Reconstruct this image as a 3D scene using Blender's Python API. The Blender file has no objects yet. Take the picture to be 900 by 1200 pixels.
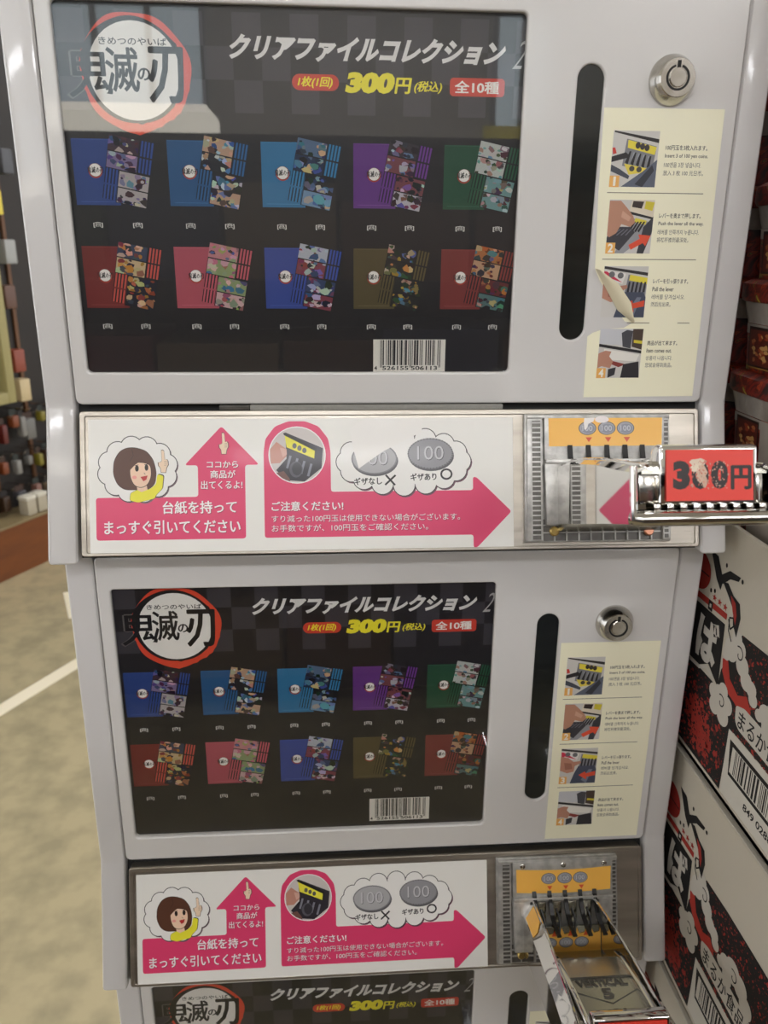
import bpy, bmesh, math, random
from mathutils import Vector, Matrix
random.seed(7)
SC = bpy.context.scene
COL = SC.collection
# ------------------------------------------------------------------ camera
FPX = 953.1
cam_d = bpy.data.cameras.new('camera'); cam = bpy.data.objects.new('camera', cam_d); COL.objects.link(cam)
PITCH, YAW, ROLL = .31488, .07352, .00925
cp, sp, cy_, sy_ = math.cos(PITCH), math.sin(PITCH), math.cos(YAW), math.sin(YAW)
fw = Vector((sy_*cp, cy_*cp, -sp)); rt = Vector((cy_, -sy_, 0)); up = rt.cross(fw)
r2 = rt*math.cos(ROLL)+up*math.sin(ROLL); u2 = up*math.cos(ROLL)-rt*math.sin(ROLL)
mt = Matrix((r2, u2, -fw)).transposed().to_4x4(); mt.translation = Vector((-.04884, -.56477, .10514))
cam.matrix_world = mt
cam_d.sensor_fit = 'VERTICAL'; cam_d.sensor_height = 36; cam_d.lens = FPX/1200*36
cam_d.clip_start = .01; cam_d.clip_end = 60
cam_d.dof.use_dof = True; cam_d.dof.focus_distance = .57; cam_d.dof.aperture_fstop = 12
SC.camera = cam
# ------------------------------------------------------------------ view, world
SC.view_settings.view_transform = 'Standard'; SC.view_settings.look = 'None'
SC.view_settings.exposure = 1.36; SC.view_settings.gamma = 1
wd = bpy.data.worlds.new('world'); SC.world = wd; wd.use_nodes = True
wd.node_tree.nodes['Background'].inputs[0].default_value = (.95, .97, 1.0, 1)
wd.node_tree.nodes['Background'].inputs[1].default_value = .72
ZF, ZC = -1.17, 1.75           # shop floor and ceiling heights (0 = kink of the upper unit)

def srgb(c):
    return tuple(((v/255)/12.92 if v/255 <= .04045 else (((v/255)+.055)/1.055)**2.4) for v in c)
# ------------------------------------------------------------------ materials
MT = {}
def mat(name, col=(200,200,200), rough=.5, metal=0, coat=0, emit=None, es=1, spec=.5, bump=None, mix=None):
    if name in MT: return MT[name]
    m = bpy.data.materials.new(name); m.use_nodes = True; nt = m.node_tree; b = nt.nodes['Principled BSDF']
    b.inputs['Base Color'].default_value = (*srgb(col), 1); b.inputs['Roughness'].default_value = rough
    b.inputs['Metallic'].default_value = metal; b.inputs['Coat Weight'].default_value = coat
    b.inputs['Coat Roughness'].default_value = .06
    b.inputs['Specular IOR Level'].default_value = spec
    if emit: b.inputs['Emission Color'].default_value = (*srgb(emit), 1); b.inputs['Emission Strength'].default_value = es
    if mix or bump:
        tc = nt.nodes.new('ShaderNodeTexCoord'); mp = nt.nodes.new('ShaderNodeMapping'); nt.links.new(tc.outputs['Object'], mp.inputs[0])
        nz = nt.nodes.new('ShaderNodeTexNoise'); nt.links.new(mp.outputs[0], nz.inputs['Vector'])
        nz.inputs['Detail'].default_value = 4
    if mix:     # (scale, colour2, lo, hi, stretch)
        nz.inputs['Scale'].default_value = mix[0]; mp.inputs['Scale'].default_value = mix[4] if len(mix) > 4 else (1,1,1)
        cr = nt.nodes.new('ShaderNodeValToRGB'); nt.links.new(nz.outputs['Fac'], cr.inputs[0])
        cr.color_ramp.elements[0].position = mix[2]; cr.color_ramp.elements[1].position = mix[3]
        cr.color_ramp.elements[0].color = (*srgb(col), 1); cr.color_ramp.elements[1].color = (*srgb(mix[1]), 1)
        nt.links.new(cr.outputs[0], b.inputs['Base Color'])
    if bump:    # (scale, strength, distance, stretch)
        n2 = nt.nodes.new('ShaderNodeTexNoise'); m2 = nt.nodes.new('ShaderNodeMapping'); nt.links.new(tc.outputs['Object'], m2.inputs[0])
        m2.inputs['Scale'].default_value = bump[3] if len(bump) > 3 else (1,1,1)
        nt.links.new(m2.outputs[0], n2.inputs['Vector']); n2.inputs['Scale'].default_value = bump[0]; n2.inputs['Detail'].default_value = 3
        bp = nt.nodes.new('ShaderNodeBump'); bp.inputs['Strength'].default_value = bump[1]; bp.inputs['Distance'].default_value = bump[2]
        nt.links.new(n2.outputs['Fac'], bp.inputs['Height']); nt.links.new(bp.outputs[0], b.inputs['Normal'])
    MT[name] = m; return m
def printmat(name, rough=.4, coat=0):
    if name in MT: return MT[name]
    m = mat(name, rough=rough, coat=coat); nt = m.node_tree
    a = nt.nodes.new('ShaderNodeAttribute'); a.attribute_name = 'Col'
    nt.links.new(a.outputs['Color'], nt.nodes['Principled BSDF'].inputs['Base Color']); return m
def glassmat():
    m = bpy.data.materials.new('clear_glass'); m.use_nodes = True; nt = m.node_tree; nt.nodes.clear()
    o = nt.nodes.new('ShaderNodeOutputMaterial'); t = nt.nodes.new('ShaderNodeBsdfTransparent'); g = nt.nodes.new('ShaderNodeBsdfGlossy')
    t.inputs[0].default_value = (.985, .985, .98, 1)
    g.inputs['Roughness'].default_value = .012; f = nt.nodes.new('ShaderNodeFresnel')
    ge = nt.nodes.new('ShaderNodeNewGeometry'); mr = nt.nodes.new('ShaderNodeMapRange')      # same fresnel on both faces of the thin pane
    mr.inputs['To Min'].default_value = 1.5; mr.inputs['To Max'].default_value = 1/1.5
    nt.links.new(ge.outputs['Backfacing'], mr.inputs['Value']); nt.links.new(mr.outputs[0], f.inputs[0])
    mx = nt.nodes.new('ShaderNodeMixShader'); nt.links.new(f.outputs[0], mx.inputs[0]); nt.links.new(t.outputs[0], mx.inputs[1])
    nt.links.new(g.outputs[0], mx.inputs[2]); nt.links.new(mx.outputs[0], o.inputs[0]); MT['glass'] = m; return m
WHITE = mat('white_enamel', (212,209,208), .28, coat=.5, bump=(260, .04, .0006), mix=(3, (206,203,200), .35, .65))
DOORM = mat('white_door_enamel', (216,213,210), .24, coat=.6, bump=(220, .05, .0006))
DARK = mat('gap_shade_black', (22,21,20), .7)  # near black: gap shade coloured into the cabinet core, and the black keyhole ring
STEEL = mat('brushed_steel', (190,183,171), .36, .9, bump=(60, .12, .0004, (1,14,14)), mix=(9, (158,150,139), .3, .7, (1,9,9)))
CAST = mat('cast_metal', (196,194,189), .4, .55, bump=(240, .35, .0008), mix=(140, (166,164,160), .35, .65))
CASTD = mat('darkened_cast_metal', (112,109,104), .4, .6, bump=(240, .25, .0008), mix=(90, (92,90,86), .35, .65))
CHROME = mat('chrome', (225,223,220), .045, 1)
CHROMEW = mat('worn_chrome', (212,210,205), .14, 1, bump=(90, .12, .0006), mix=(70, (190,186,178), .4, .6))
PLATE = mat('satin_lever_metal', (182,180,168), .26, .9, bump=(150, .08, .0005))
BLACKP = mat('black_plastic', (16,15,15), .3)
FOAM = mat('grey_foam', (150,148,142), .9, bump=(400, .8, .001))
BRASS = mat('brass_bolt', (205,178,110), .28, .9)
COPPER = mat('copper_bolt', (212,150,122), .28, .9)
SMOKE = mat('smoked_acrylic', (34,37,35), .16, coat=.5, mix=(25, (26,28,27), .4, .6, (1,1,6)))
PRINT = printmat('printed_film', .42); GPRINT = printmat('glossy_print', .34, .08)
CARD = printmat('printed_carton', .75)
GLASS = glassmat()

# ------------------------------------------------------------------ frames (mm -> m)
FA = math.atan(.03252/.10469); CF, SF = math.cos(FA), math.sin(FA)
PITCHZ = .37965
K = .001
def Fd(x, y, z=0): return Vector((x*K, -z*K, y*K))                                 # display plane: x, height, outward
def Fc(x, y, z=0): return Vector((x*K, (y*SF-z*CF)*K, (y*CF+z*SF)*K))               # slanted coin plane
DROOP = [0.0]
def Fl(x, v, u): return Fc(x, -62+v-max(0, u-14)*DROOP[0], u)                                            # lever: x, up, outward
def Fr(x, y, z): return Vector((x*K, y*K, z*K))

class MB:
    def __init__(s): s.v = []; s.f = []; s.c = []; s.hascol = False
    def add(s, vs, fs, col=None):
        n = len(s.v); s.v += [tuple(v) for v in vs]; s.f += [tuple(i+n for i in f) for f in fs]
        s.c += [col]*len(fs)
        if col is not None: s.hascol = True
        return s
    def addbm(s, bm, F, col=None):
        bm.verts.index_update(); s.add([F(*v.co) for v in bm.verts], [[l.vert.index for l in f.loops] for f in bm.faces], col); bm.free(); return s
    def box(s, x0, x1, y0, y1, z0, z1, F=Fr, bev=0, seg=2, taper=0, col=None):
        bm = bmesh.new(); vs = []
        for z, t in ((z0, 0), (z1, taper)):
            for x, y in ((x0+t, y0+t), (x1-t, y0+t), (x1-t, y1-t), (x0+t, y1-t)): vs.append(bm.verts.new((x, y, z)))
        for f in ((3,2,1,0), (4,5,6,7), (0,1,5,4), (1,2,6,5), (2,3,7,6), (3,0,4,7)): bm.faces.new([vs[i] for i in f])
        if bev: bmesh.ops.bevel(bm, geom=bm.edges[:], offset=bev, segments=seg, profile=.6, affect='EDGES')
        return s.addbm(bm, F, col)
    def prism(s, pts, z0, z1, F=Fr, bev=0, seg=2, col=None, perm=None):
        bm = bmesh.new(); n = len(pts)
        a = [bm.verts.new((x, y, z0)) for x, y in pts]; b = [bm.verts.new((x, y, z1)) for x, y in pts]
        bm.faces.new(a[::-1]); bm.faces.new(b)
        for i in range(n): bm.faces.new((a[i], a[(i+1) % n], b[(i+1) % n], b[i]))
        bmesh.ops.recalc_face_normals(bm, faces=bm.faces[:])
        if bev: bmesh.ops.bevel(bm, geom=bm.edges[:], offset=bev, segments=seg, profile=.6, affect='EDGES')
        G = (lambda x, y, z: F(*perm(x, y, z))) if perm else F
        return s.addbm(bm, G, col)
    def lathe(s, cx, cy, prof, F=Fr, n=24, col=None, sx=1, sy=1):
        vs = []; fs = []
        for r, z in prof:
            for i in range(n):
                a = 2*math.pi*i/n; vs.append(F(cx+r*sx*math.cos(a), cy+r*sy*math.sin(a), z))
        m = len(prof)
        for j in range(m-1):
            for i in range(n): fs.append((j*n+i, j*n+(i+1) % n, (j+1)*n+(i+1) % n, (j+1)*n+i))
        fs.append(tuple(range(n))[::-1]); fs.append(tuple((m-1)*n+i for i in range(n)))
        return s.add(vs, fs, col)
    def tube(s, path, r, n=8, F=Fr, col=None, flat=1):
        pts = [Vector(F(*p)) for p in path]; vs = []; fs = []; r *= K if F is not None and r > .02 else 1
        for j, p in enumerate(pts):
            t = (pts[min(j+1, len(pts)-1)]-pts[max(j-1, 0)]).normalized()
            a = Vector((1, 0, 0)) if abs(t.x) < .9 else Vector((0, 1, 0)); b = t.cross(a).normalized(); a = b.cross(t).normalized()
            for i in range(n):
                w = 2*math.pi*i/n; vs.append(p+a*math.cos(w)*r*flat+b*math.sin(w)*r)
        for j in range(len(pts)-1):
            for i in range(n): fs.append((j*n+i, j*n+(i+1) % n, (j+1)*n+(i+1) % n, (j+1)*n+i))
        fs.append(tuple(range(n))[::-1]); fs.append(tuple((len(pts)-1)*n+i for i in range(n)))
        return s.add(vs, fs, col)
    def mesh(s, name, m, smooth=True):
        me = bpy.data.meshes.new(name); me.from_pydata(s.v, [], s.f); me.materials.append(m)
        if s.hascol:
            at = me.color_attributes.new('Col', 'FLOAT_COLOR', 'CORNER')
            buf = []
            for f, c in zip(s.f, s.c): buf += list((*srgb(c or (255,255,255)), 1.0))*len(f)
            at.data.foreach_set('color', buf)
        if smooth:
            me.shade_smooth(); me.set_sharp_from_angle(angle=math.radians(35))
        return me
def rrect(x0, x1, y0, y1, r, n=5):
    p = []
    for cx, cy, a0 in ((x1-r, y1-r, 0), (x0+r, y1-r, 90), (x0+r, y0+r, 180), (x1-r, y0+r, 270)):
        for i in range(n+1):
            a = math.radians(a0+90*i/n); p.append((cx+r*math.cos(a), cy+r*math.sin(a)))
    return p
def ell(cx, cy, rx, ry, n=24, a0=0): return [(cx+rx*math.cos(a0+2*math.pi*i/n), cy+ry*math.sin(a0+2*math.pi*i/n)) for i in range(n)]

TXT = {}
def textmesh(s, off=0., res=3):
    k = (s, off, res)
    if k in TXT: return TXT[k]
    cu = bpy.data.curves.new('t', 'FONT'); cu.body = s; cu.offset = off; cu.resolution_u = res
    o = bpy.data.objects.new('t', cu); COL.objects.link(o)
    dg = bpy.context.evaluated_depsgraph_get(); e = o.evaluated_get(dg); m = e.to_mesh()
    vs = [(v.co.x, v.co.y) for v in m.vertices]; fs = [tuple(p.vertices) for p in m.polygons]
    e.to_mesh_clear(); bpy.data.objects.remove(o); bpy.data.curves.remove(cu)
    x0 = min(v[0] for v in vs); x1 = max(v[0] for v in vs); y0 = min(v[1] for v in vs); y1 = max(v[1] for v in vs)
    vs = [((x-x0)/(x1-x0), (y-y0)/(y1-y0)) for x, y in vs]
    TXT[k] = (vs, fs); return TXT[k]

class CV(MB):       # flat print: shapes in mm on a plane, stacked in thin layers
    def __init__(s, F, z0=0., step=.02, T=None): super().__init__(); s.n = 0; s.F = F; s.z0 = z0; s.step = step; s.T = T or (lambda x, y: (x, y))
    def P(s, x, y, l): a, b = s.T(x, y); return s.F(a, b, s.z0+(l+(s.n % 23)*.04)*s.step)
    def add(s, vs, fs, col=None): s.n += 1; return super().add(vs, fs, col)
    def poly(s, pts, col, l=1):
        s.add([s.P(x, y, l) for x, y in pts], [tuple(range(len(pts)))], col); return s
    def rect(s, x0, x1, y0, y1, col, l=1): return s.poly([(x0,y0),(x1,y0),(x1,y1),(x0,y1)], col, l)
    def rr(s, x0, x1, y0, y1, r, col, l=1): return s.poly(rrect(x0,x1,y0,y1,r), col, l)
    def el(s, cx, cy, rx, ry, col, l=1, n=24): return s.poly(ell(cx,cy,rx,ry,n), col, l)
    def line(s, pts, w, col, l=1):
        for (x0, y0), (x1, y1) in zip(pts, pts[1:]):
            dx, dy = x1-x0, y1-y0; L = math.hypot(dx, dy) or 1; nx, ny = -dy/L*w/2, dx/L*w/2; ex, ey = dx/L*w*.3, dy/L*w*.3
            s.poly([(x0+nx-ex,y0+ny-ey),(x0-nx-ex,y0-ny-ey),(x1-nx+ex,y1-ny+ey),(x1+nx+ex,y1+ny+ey)], col, l)
        return s
    def text(s, t, x0, x1, y0, y1, col, l=2, off=0., shear=0., res=3, rot=0.):
        sh_ = [(0, 0)]
        if off > .008 and any(0x4e00 <= ord(q) < 0xa000 or (ord(q) > 0x3000 and y1-y0 < 9) for q in t):     # dense characters: embolden by close copies
            d_ = off*(y1-y0)*.62; off = .004; sh_ = [(d_,0),(-d_,0),(0,d_*.6),(0,-d_*.6)]
        vs, fs = textmesh(t, off, res); w = x1-x0; h = y1-y0; k = shear*h
        pts = [(x0+(w-k)*a+k*b, y0+h*b) for a, b in vs]
        if rot:
            cx, cy = (x0+x1)/2, (y0+y1)/2; c, q = math.cos(rot), math.sin(rot)
            pts = [(cx+(x-cx)*c-(y-cy)*q, cy+(x-cx)*q+(y-cy)*c) for x, y in pts]
        for i_, (ax, ay) in enumerate(sh_): s.add([s.P(x+ax, y+ay, l+i_*.04) for x, y in pts], fs, col)
        return s

# ------------------------------------------------------------------ objects
def obj(name, mb, m, parent=None, smooth=True, label=None, kind=None, base=None):
    me = mb if isinstance(mb, bpy.types.Mesh) else mb.mesh(name, m, smooth)
    o = bpy.data.objects.new(name, me); COL.objects.link(o)
    if parent:
        o.parent = parent
        if 'org' in ORG.get(parent.name, {}): o.location = -ORG[parent.name]['org']
    if label: o['label'] = label
    if kind: o['kind'] = kind
    return o
ORG = {}
ORD = ['first','second','third','fourth','fifth','sixth','seventh','eighth','ninth','tenth','eleventh','twelfth','thirteenth','fourteenth','fifteenth','sixteenth','seventeenth','eighteenth','nineteenth','twentieth','twenty-first','twenty-second','twenty-third']
def thing(name, label, cat, org, loc=None, group=None):
    """Empty at a thing's base. org = base point in build coordinates; loc = world place of that base"""
    o = bpy.data.objects.new(name, None); COL.objects.link(o); o.empty_display_size = .02
    o.location = loc if loc is not None else org; ORG[o.name] = {'org': Vector(org)}
    o['label'] = label; o['category'] = cat
    if group: o['group'] = group
    return o
def tag(o, label, cat, group=None):
    o['label'] = label; o['category'] = cat
    if group: o['group'] = group
    return o

def slab(outer, holes, th, bev, front, F=Fd):
    """plate with holes: 2D filled curve, extruded, softly rounded"""
    cu = bpy.data.curves.new('s', 'CURVE'); cu.dimensions = '2D'; cu.fill_mode = 'BOTH'
    for lp in [outer]+holes:
        sp_ = cu.splines.new('POLY'); sp_.points.add(len(lp)-1); sp_.use_cyclic_u = True
        for i, (x, y) in enumerate(lp): sp_.points[i].co = (x, y, 0, 1)
    cu.extrude = th/2-bev; cu.bevel_depth = bev; cu.bevel_resolution = 2; cu.offset = -bev
    o = bpy.data.objects.new('s', cu); COL.objects.link(o)
    dg = bpy.context.evaluated_depsgraph_get(); e = o.evaluated_get(dg); m = e.to_mesh()
    mb = MB(); mb.add([F(v.co.x, v.co.y, v.co.z+front-th/2) for v in m.vertices], [tuple(p.vertices) for p in m.polygons])
    e.to_mesh_clear(); bpy.data.objects.remove(o); bpy.data.curves.remove(cu)
    return mb

# ================================================================== ROOM
def room():
    fl = mat('polished_concrete', (170,157,124), .3, mix=(15, (146,136,108), .4, .68), bump=(9, .15, .004))
    nt = fl.node_tree
    o = obj('floor', MB().box(-6, 5, -6, 9, ZF-.05, ZF), fl, kind='structure') if 0 else None
    def st(name, x0,x1,y0,y1,z0,z1, m):
        a = MB(); f = lambda x, y, z: Vector((x, y, z)); a.box(x0,x1,y0,y1,z0,z1, F=f)
        return obj(name, a, m, smooth=False, kind='structure')
    st('floor', -6, 5, -6, 9, ZF-.05, ZF, fl)
    st('ceiling', -6, 5, -6, 9, ZC, ZC+.05, mat('ceiling_tiles', (205,203,198), .9))
    wr = mat('shop_wall_rear', (168,160,150), .8)
    st('wall_behind_camera', -6, 5, -6.05, -6, ZF, ZC, wr)
    st('wall_back', -6, 5, 9, 9.05, ZF, ZC, mat('shop_wall', (70,62,52), .8))
    # tape on the floor
    tp = mat('floor_tape', (226,216,190), .5)
    a = MB(); f = lambda x, y, z: Vector((x, y, z))
    def strip(p, q, w, z=.0015):
        p = Vector((*p, 0)); q = Vector((*q, 0)); d = (q-p).normalized(); n = Vector((-d.y, d.x, 0))*w/2; zz = Vector((0,0,ZF+.0002)); t = Vector((0,0,z))
        vs = [p+n+zz, p-n+zz, q-n+zz, q+n+zz]; return MB().add([*vs, *[v+t for v in vs]], [(3,2,1,0),(4,5,6,7),(0,1,5,4),(1,2,6,5),(2,3,7,6),(3,0,4,7)])
    tag(obj('floor_tape', strip((-1.55,.48), (-.5,2.5), .05), tp, smooth=False), 'long cream tape line running diagonally over the concrete floor', 'tape')
    tag(obj('floor_tape', strip((-1.045,2.40), (-.955,2.165), .045), tp, smooth=False), 'short cream tape piece on the floor, beyond the long tape line', 'tape')
    # ceiling lights
    em = mat('fluorescent_tube', (255,255,255), .5, emit=(250,251,255), es=12); fr = mat('lamp_housing', (225,225,225), .4)
    n = 0
    for xi, x in enumerate((-2.2, .0, 2.2)):
        for yi, y in enumerate((-4.6, -2.75, .8, 3.6)):
            t = thing('ceiling_light', 'long white fluorescent ceiling light, %s, %s' % (('left column', 'middle column', 'right column')[xi], ('farthest row behind the camera', 'nearer row behind the camera', 'row above the vending units', 'row beyond the vending units')[yi]), 'ceiling light', (x, y, ZC-.1), group='fluorescent ceiling lights over the aisle')
            obj('lamp_housing', MB().box(x-.7, x+.7, y-.11, y+.11, ZC-.06, ZC-.001, F=f), fr, t)
            obj('tube', MB().box(x-.66, x+.66, y-.085, y+.085, ZC-.1, ZC-.061, F=f), em, t)
room()

# shop windows and banner behind the camera (seen mirrored in the upper glass)
def behind():
    f = lambda x, y, z: Vector((x, y, z))
    gl = mat('daylit_window', (150,165,172), .2, emit=(160,172,178), es=1.6)
    fr = mat('window_frame_grey', (120,120,118), .4)
    for i, (x0, x1, z0, z1) in enumerate(((-3.1, -.87, 1.0, 1.7), (1.2, 1.62, .35, 1.7))):
        w = obj('window_%d' % (i+1), MB().box(x0, x1, -5.99, -5.96, z0, z1, F=f), gl, kind='structure', smooth=False)
        k = int((x1-x0)/.4)+1
        for j in range(k+1):
            xx = x0+(x1-x0)*j/k
            obj('mullion', MB().box(xx-.02, xx+.02, -5.96, -5.92, z0, z1, F=f), fr, w)
        for zz in (z0, z1): obj('rail', MB().box(x0-.02, x1+.02, -5.955, -5.91, zz-.03, zz+.03, F=f), fr, w)
    t = obj('sign_banner', MB().box(1.12, 1.62, -5.85, -5.84, .55, .95, F=f), mat('yellow_banner', (214,196,60), .6), smooth=False)
    tag(t, 'yellow banner hanging in front of the window behind the camera', 'banner')
    sh = thing('gondola_shelf', 'dark shop shelf of boxed goods across the aisle', 'shelf', (-.3, -1.8, ZF))
    obj('back_panel', MB().box(-2.8, 2.2, -2.0, -1.96, ZF, .33, F=f), mat('dark_shelf', (44,36,33), .6), sh)
    for z in (-1.1, -.72, -.36, 0.0): obj('shelf_board', MB().box(-2.8, 2.2, -1.96, -1.5, z, z+.025, F=f), MT['dark_shelf'], sh)
    obj('top_board', MB().box(-2.8, 2.2, -2.0, -1.5, .3305, .35, F=f), MT['dark_shelf'], sh)
    t = obj('light_box', MB().box(-1.3, -.31, -1.75, -1.51, .3506, .412, F=f, bev=.006), mat('lit_fascia', (225,222,214), .5, emit=(235,228,212), es=2.2))
    tag(t, 'long lit white light box on top of the shelf across the aisle', 'light box')
    cols = [('dark red', (96,34,30)), ('navy', (44,48,70)), ('tan', (120,100,72)), ('dark green', (50,62,44)), ('brown', (90,62,38)), ('plum', (52,38,46))]
    rows_ = ['bottom', 'second lowest', 'second highest', 'top']
    for ri, z in enumerate((-1.074, -.694, -.334, .026)):
        x = -2.75; n = 0
        while x < 2.0:
            w = random.uniform(.22, .36); cn, c = random.choice(cols); h = random.uniform(.18, .27)
            o = obj('goods_box', MB().box(x, x+w, -1.9, -1.53, z+.0005, z+h, F=f, bev=.004), mat('goods_'+cn, c, .5), smooth=False)
            n += 1; tag(o, '%s box on the %s board across the aisle, %s from its left end' % (cn, rows_[ri], ORD[n-1]), 'box', 'boxed goods across the aisle'); x += w+.012
behind()

# ================================================================== PRINTS
BLK = (30,28,31)
def emblem(c, cx, cy, r, l=3, big=False):
    """round title emblem: red brush ring, white disc, black brush lettering"""
    if big:
        ring = []; rn = random.Random(3)
        for i in range(72):
            a = 2*math.pi*i/72; k = 1.175+.022*math.sin(3*a+1)+.02*math.sin(7*a)+(.03*rn.random() if rn.random() < .25 and math.sin(a) < -.2 else 0)
            ring.append((cx+r*k*math.cos(a)+r*.02, cy-r*.03+r*k*math.sin(a)))
        c.poly(ring, (214,70,46), l)
        ring = []
        for i in range(72):
            a = 2*math.pi*i/72; k = 1.04+.012*math.sin(5*a)+(.05*rn.random() if rn.random() < .18 else 0)+.09*max(0, math.cos(a-2.75))**3
            ring.append((cx+r*k*math.cos(a)-r*.005, cy+r*k*math.sin(a)+r*.005))
        c.poly(ring, (26,24,26), l+1)
    else:
        c.el(cx, cy-.1*r, r*1.13, r*1.13, (170,60,45), l); c.el(cx, cy, r*1.02, r*1.02, (40,36,36), l+1)
    c.el(cx, cy, r*.97, r*.97, (232,229,224), l+2, 40)
    if big:
        # thin grey outline of the lettering where it leaves the disc
        K1 = (17,16,18); x, y = cx, cy
        def g(t, x0, x1, y0, y1, off):
            c.text(t, x+x0, x+x1, y+y0, y+y1, (96,92,92), l-1, off=off+.045)
            c.text(t, x+x0+.25, x+x1-.25, y+y0+.25, y+y1-.25, K1, l, off=off+.02) if 0 else None
            c.text(t, x+x0+.5, x+x1-.5, y+y0+.5, y+y1-.5, K1, l+3, off=off)
        g('鬼', -40.5, -13.5, -15.5, 13.5, .02)
        g('滅', -17.5, 3.2, -12.0, 13.5, .02)
        g('の', 1.6, 9.8, -5.4, 2.4, .06)
        g('刃', 8.2, 30.0, -17.5, 14.0, .035)
        c.text('きめつのやいば', x-20, x+20.5, y+14.3, y+18.4, K1, l+3, off=.02)
    else:
        c.text('鬼滅の刃', cx-r*1.25, cx+r*1.3, cy-r*.45, cy+r*.5, (20,18,18), l+3, off=.03, res=1)

FILES = [((38,72,158), [(60,80,150),(25,24,40),(110,130,190),(70,40,60),(140,120,170),(200,190,190)]),
         ((30,96,158), [(50,100,170),(90,140,190),(30,32,44),(214,170,140),(110,80,60),(200,215,225)]),
         ((40,130,188), [(60,110,170),(22,24,36),(120,160,200),(214,180,160),(30,50,90),(90,120,160)]),
         ((112,48,152), [(60,50,60),(30,26,32),(120,110,180),(140,70,80),(210,205,215),(44,42,52)]),
         ((34,92,64), [(120,170,170),(200,160,130),(60,80,70),(210,215,210),(70,60,60),(150,110,130)]),
         ((140,38,36), [(200,130,50),(220,170,80),(60,70,100),(150,40,50),(230,200,150),(30,30,50)]),
         ((206,84,102), [(220,140,150),(160,180,120),(80,110,160),(60,50,60),(235,190,190),(190,90,110)]),
         ((50,78,176), [(110,120,180),(24,24,34),(200,205,220),(150,60,80),(50,70,120),(220,215,215)]),
         ((98,84,48), [(210,160,60),(90,130,180),(60,80,70),(216,180,140),(40,40,40),(150,120,60)]),
         ((146,52,50), [(200,120,60),(120,40,40),(70,50,70),(220,170,130),(90,130,130),(40,34,40)])]
def _mute(c_, k=.86, d=.14):
    g_ = sum(c_)/3; return tuple(int((v*(1-d)+g_*d)*k) for v in c_)
FILES = [(_mute(a_), [_mute(b_, .84, .1) for b_ in p_]) for a_, p_ in FILES]
def clearfile(c, x, y, i):
    """one printed sample pair: plain back of the folder and its picture front, tilted"""
    fc, pal = FILES[i]; rn = random.Random(40+i)
    c.rect(x, x+27.6, y-39, y, fc, 3); c.line([(x+.6, y-.5), (x+27, y-.5)], .25, tuple(min(255, v+22) for v in fc), 4)
    c.line([(x+3, y-37), (x+24, y-37)], .3, tuple(min(255, v+30) for v in fc), 4)
    emblem(c, x+13.4, y-18.2, 3.9, 4)
    ang = math.radians(-11.3); ca, sa = math.cos(ang), math.sin(ang); ox, oy = x+23.8, y+3.2
    R_ = lambda a, b: (ox+a*ca+b*sa*-1, oy+a*sa+b*ca)       # a right, b up (negative = down)
    def q(a0, a1, b0, b1, col, l): c.poly([R_(a0,b0),R_(a1,b0),R_(a1,b1),R_(a0,b1)], col, l)
    q(0, 19.3, -20, 0, (24,23,26), 8); q(8.5, 28, -39.5, -19.6, (24,23,26), 8)
    # stripe fields
    for (a0, a1, b0, b1) in ((19.6, 28, -9.2, 0), (19.6, 28, -19, -10.2), (0, 8.2, -29, -20), (0, 8.2, -38.5, -30)):
        q(a0, a1, b0, b1, tuple(int(v*.45) for v in fc) if i not in (5, 6, 9) else (40,26,28), 8)
        n = 4; w = (a1-a0)/n
        for k in range(n): q(a0+k*w+w*.3, a0+k*w+w*.85, b0, b1, tuple(min(255, int(v*1.12)) for v in (fc if i != 5 else (170,70,60))), 9)
    # picture panels: abstract patches of colour
    for (a0, a1, b0, b1) in ((0, 19, -9.3, -.3), (.3, 19, -19.6, -10), (8.8, 27.6, -29.6, -20.4), (9, 27.6, -39.2, -30.3)):
        base = pal[rn.randrange(len(pal))]; q(a0, a1, b0, b1, base, 10)
        for k in range(17):
            cx = rn.uniform(a0, a1); cy = rn.uniform(b0, b1); r = rn.uniform(1.0, 3.6); col = pal[rn.randrange(len(pal))]
            col = tuple(max(0, min(255, v+rn.randint(-22, 22))) for v in col)
            pts = []; m = rn.randint(5, 8); a_ = rn.random()*6
            for j in range(m):
                t = a_+2*math.pi*j/m; rr_ = r*rn.uniform(.5, 1.25)
                pts.append(R_(max(a0, min(a1, cx+rr_*math.cos(t))), max(b0, min(b1, cy+rr_*.75*math.sin(t)))))
            c.poly(pts, col, 11+k % 6)
    for (t, xx) in (('裏', x+12.0), ('表', x+37.1)):
        c.text('['+t+']', xx-2.9, xx+2.9, y-52.6, y-49.2, (222,220,215), 5, off=.05, res=1)
        c.text(t, xx-1.45, xx+1.45, y-52.3, y-49.5, (30,28,30), 6, off=.0, res=1)

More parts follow.
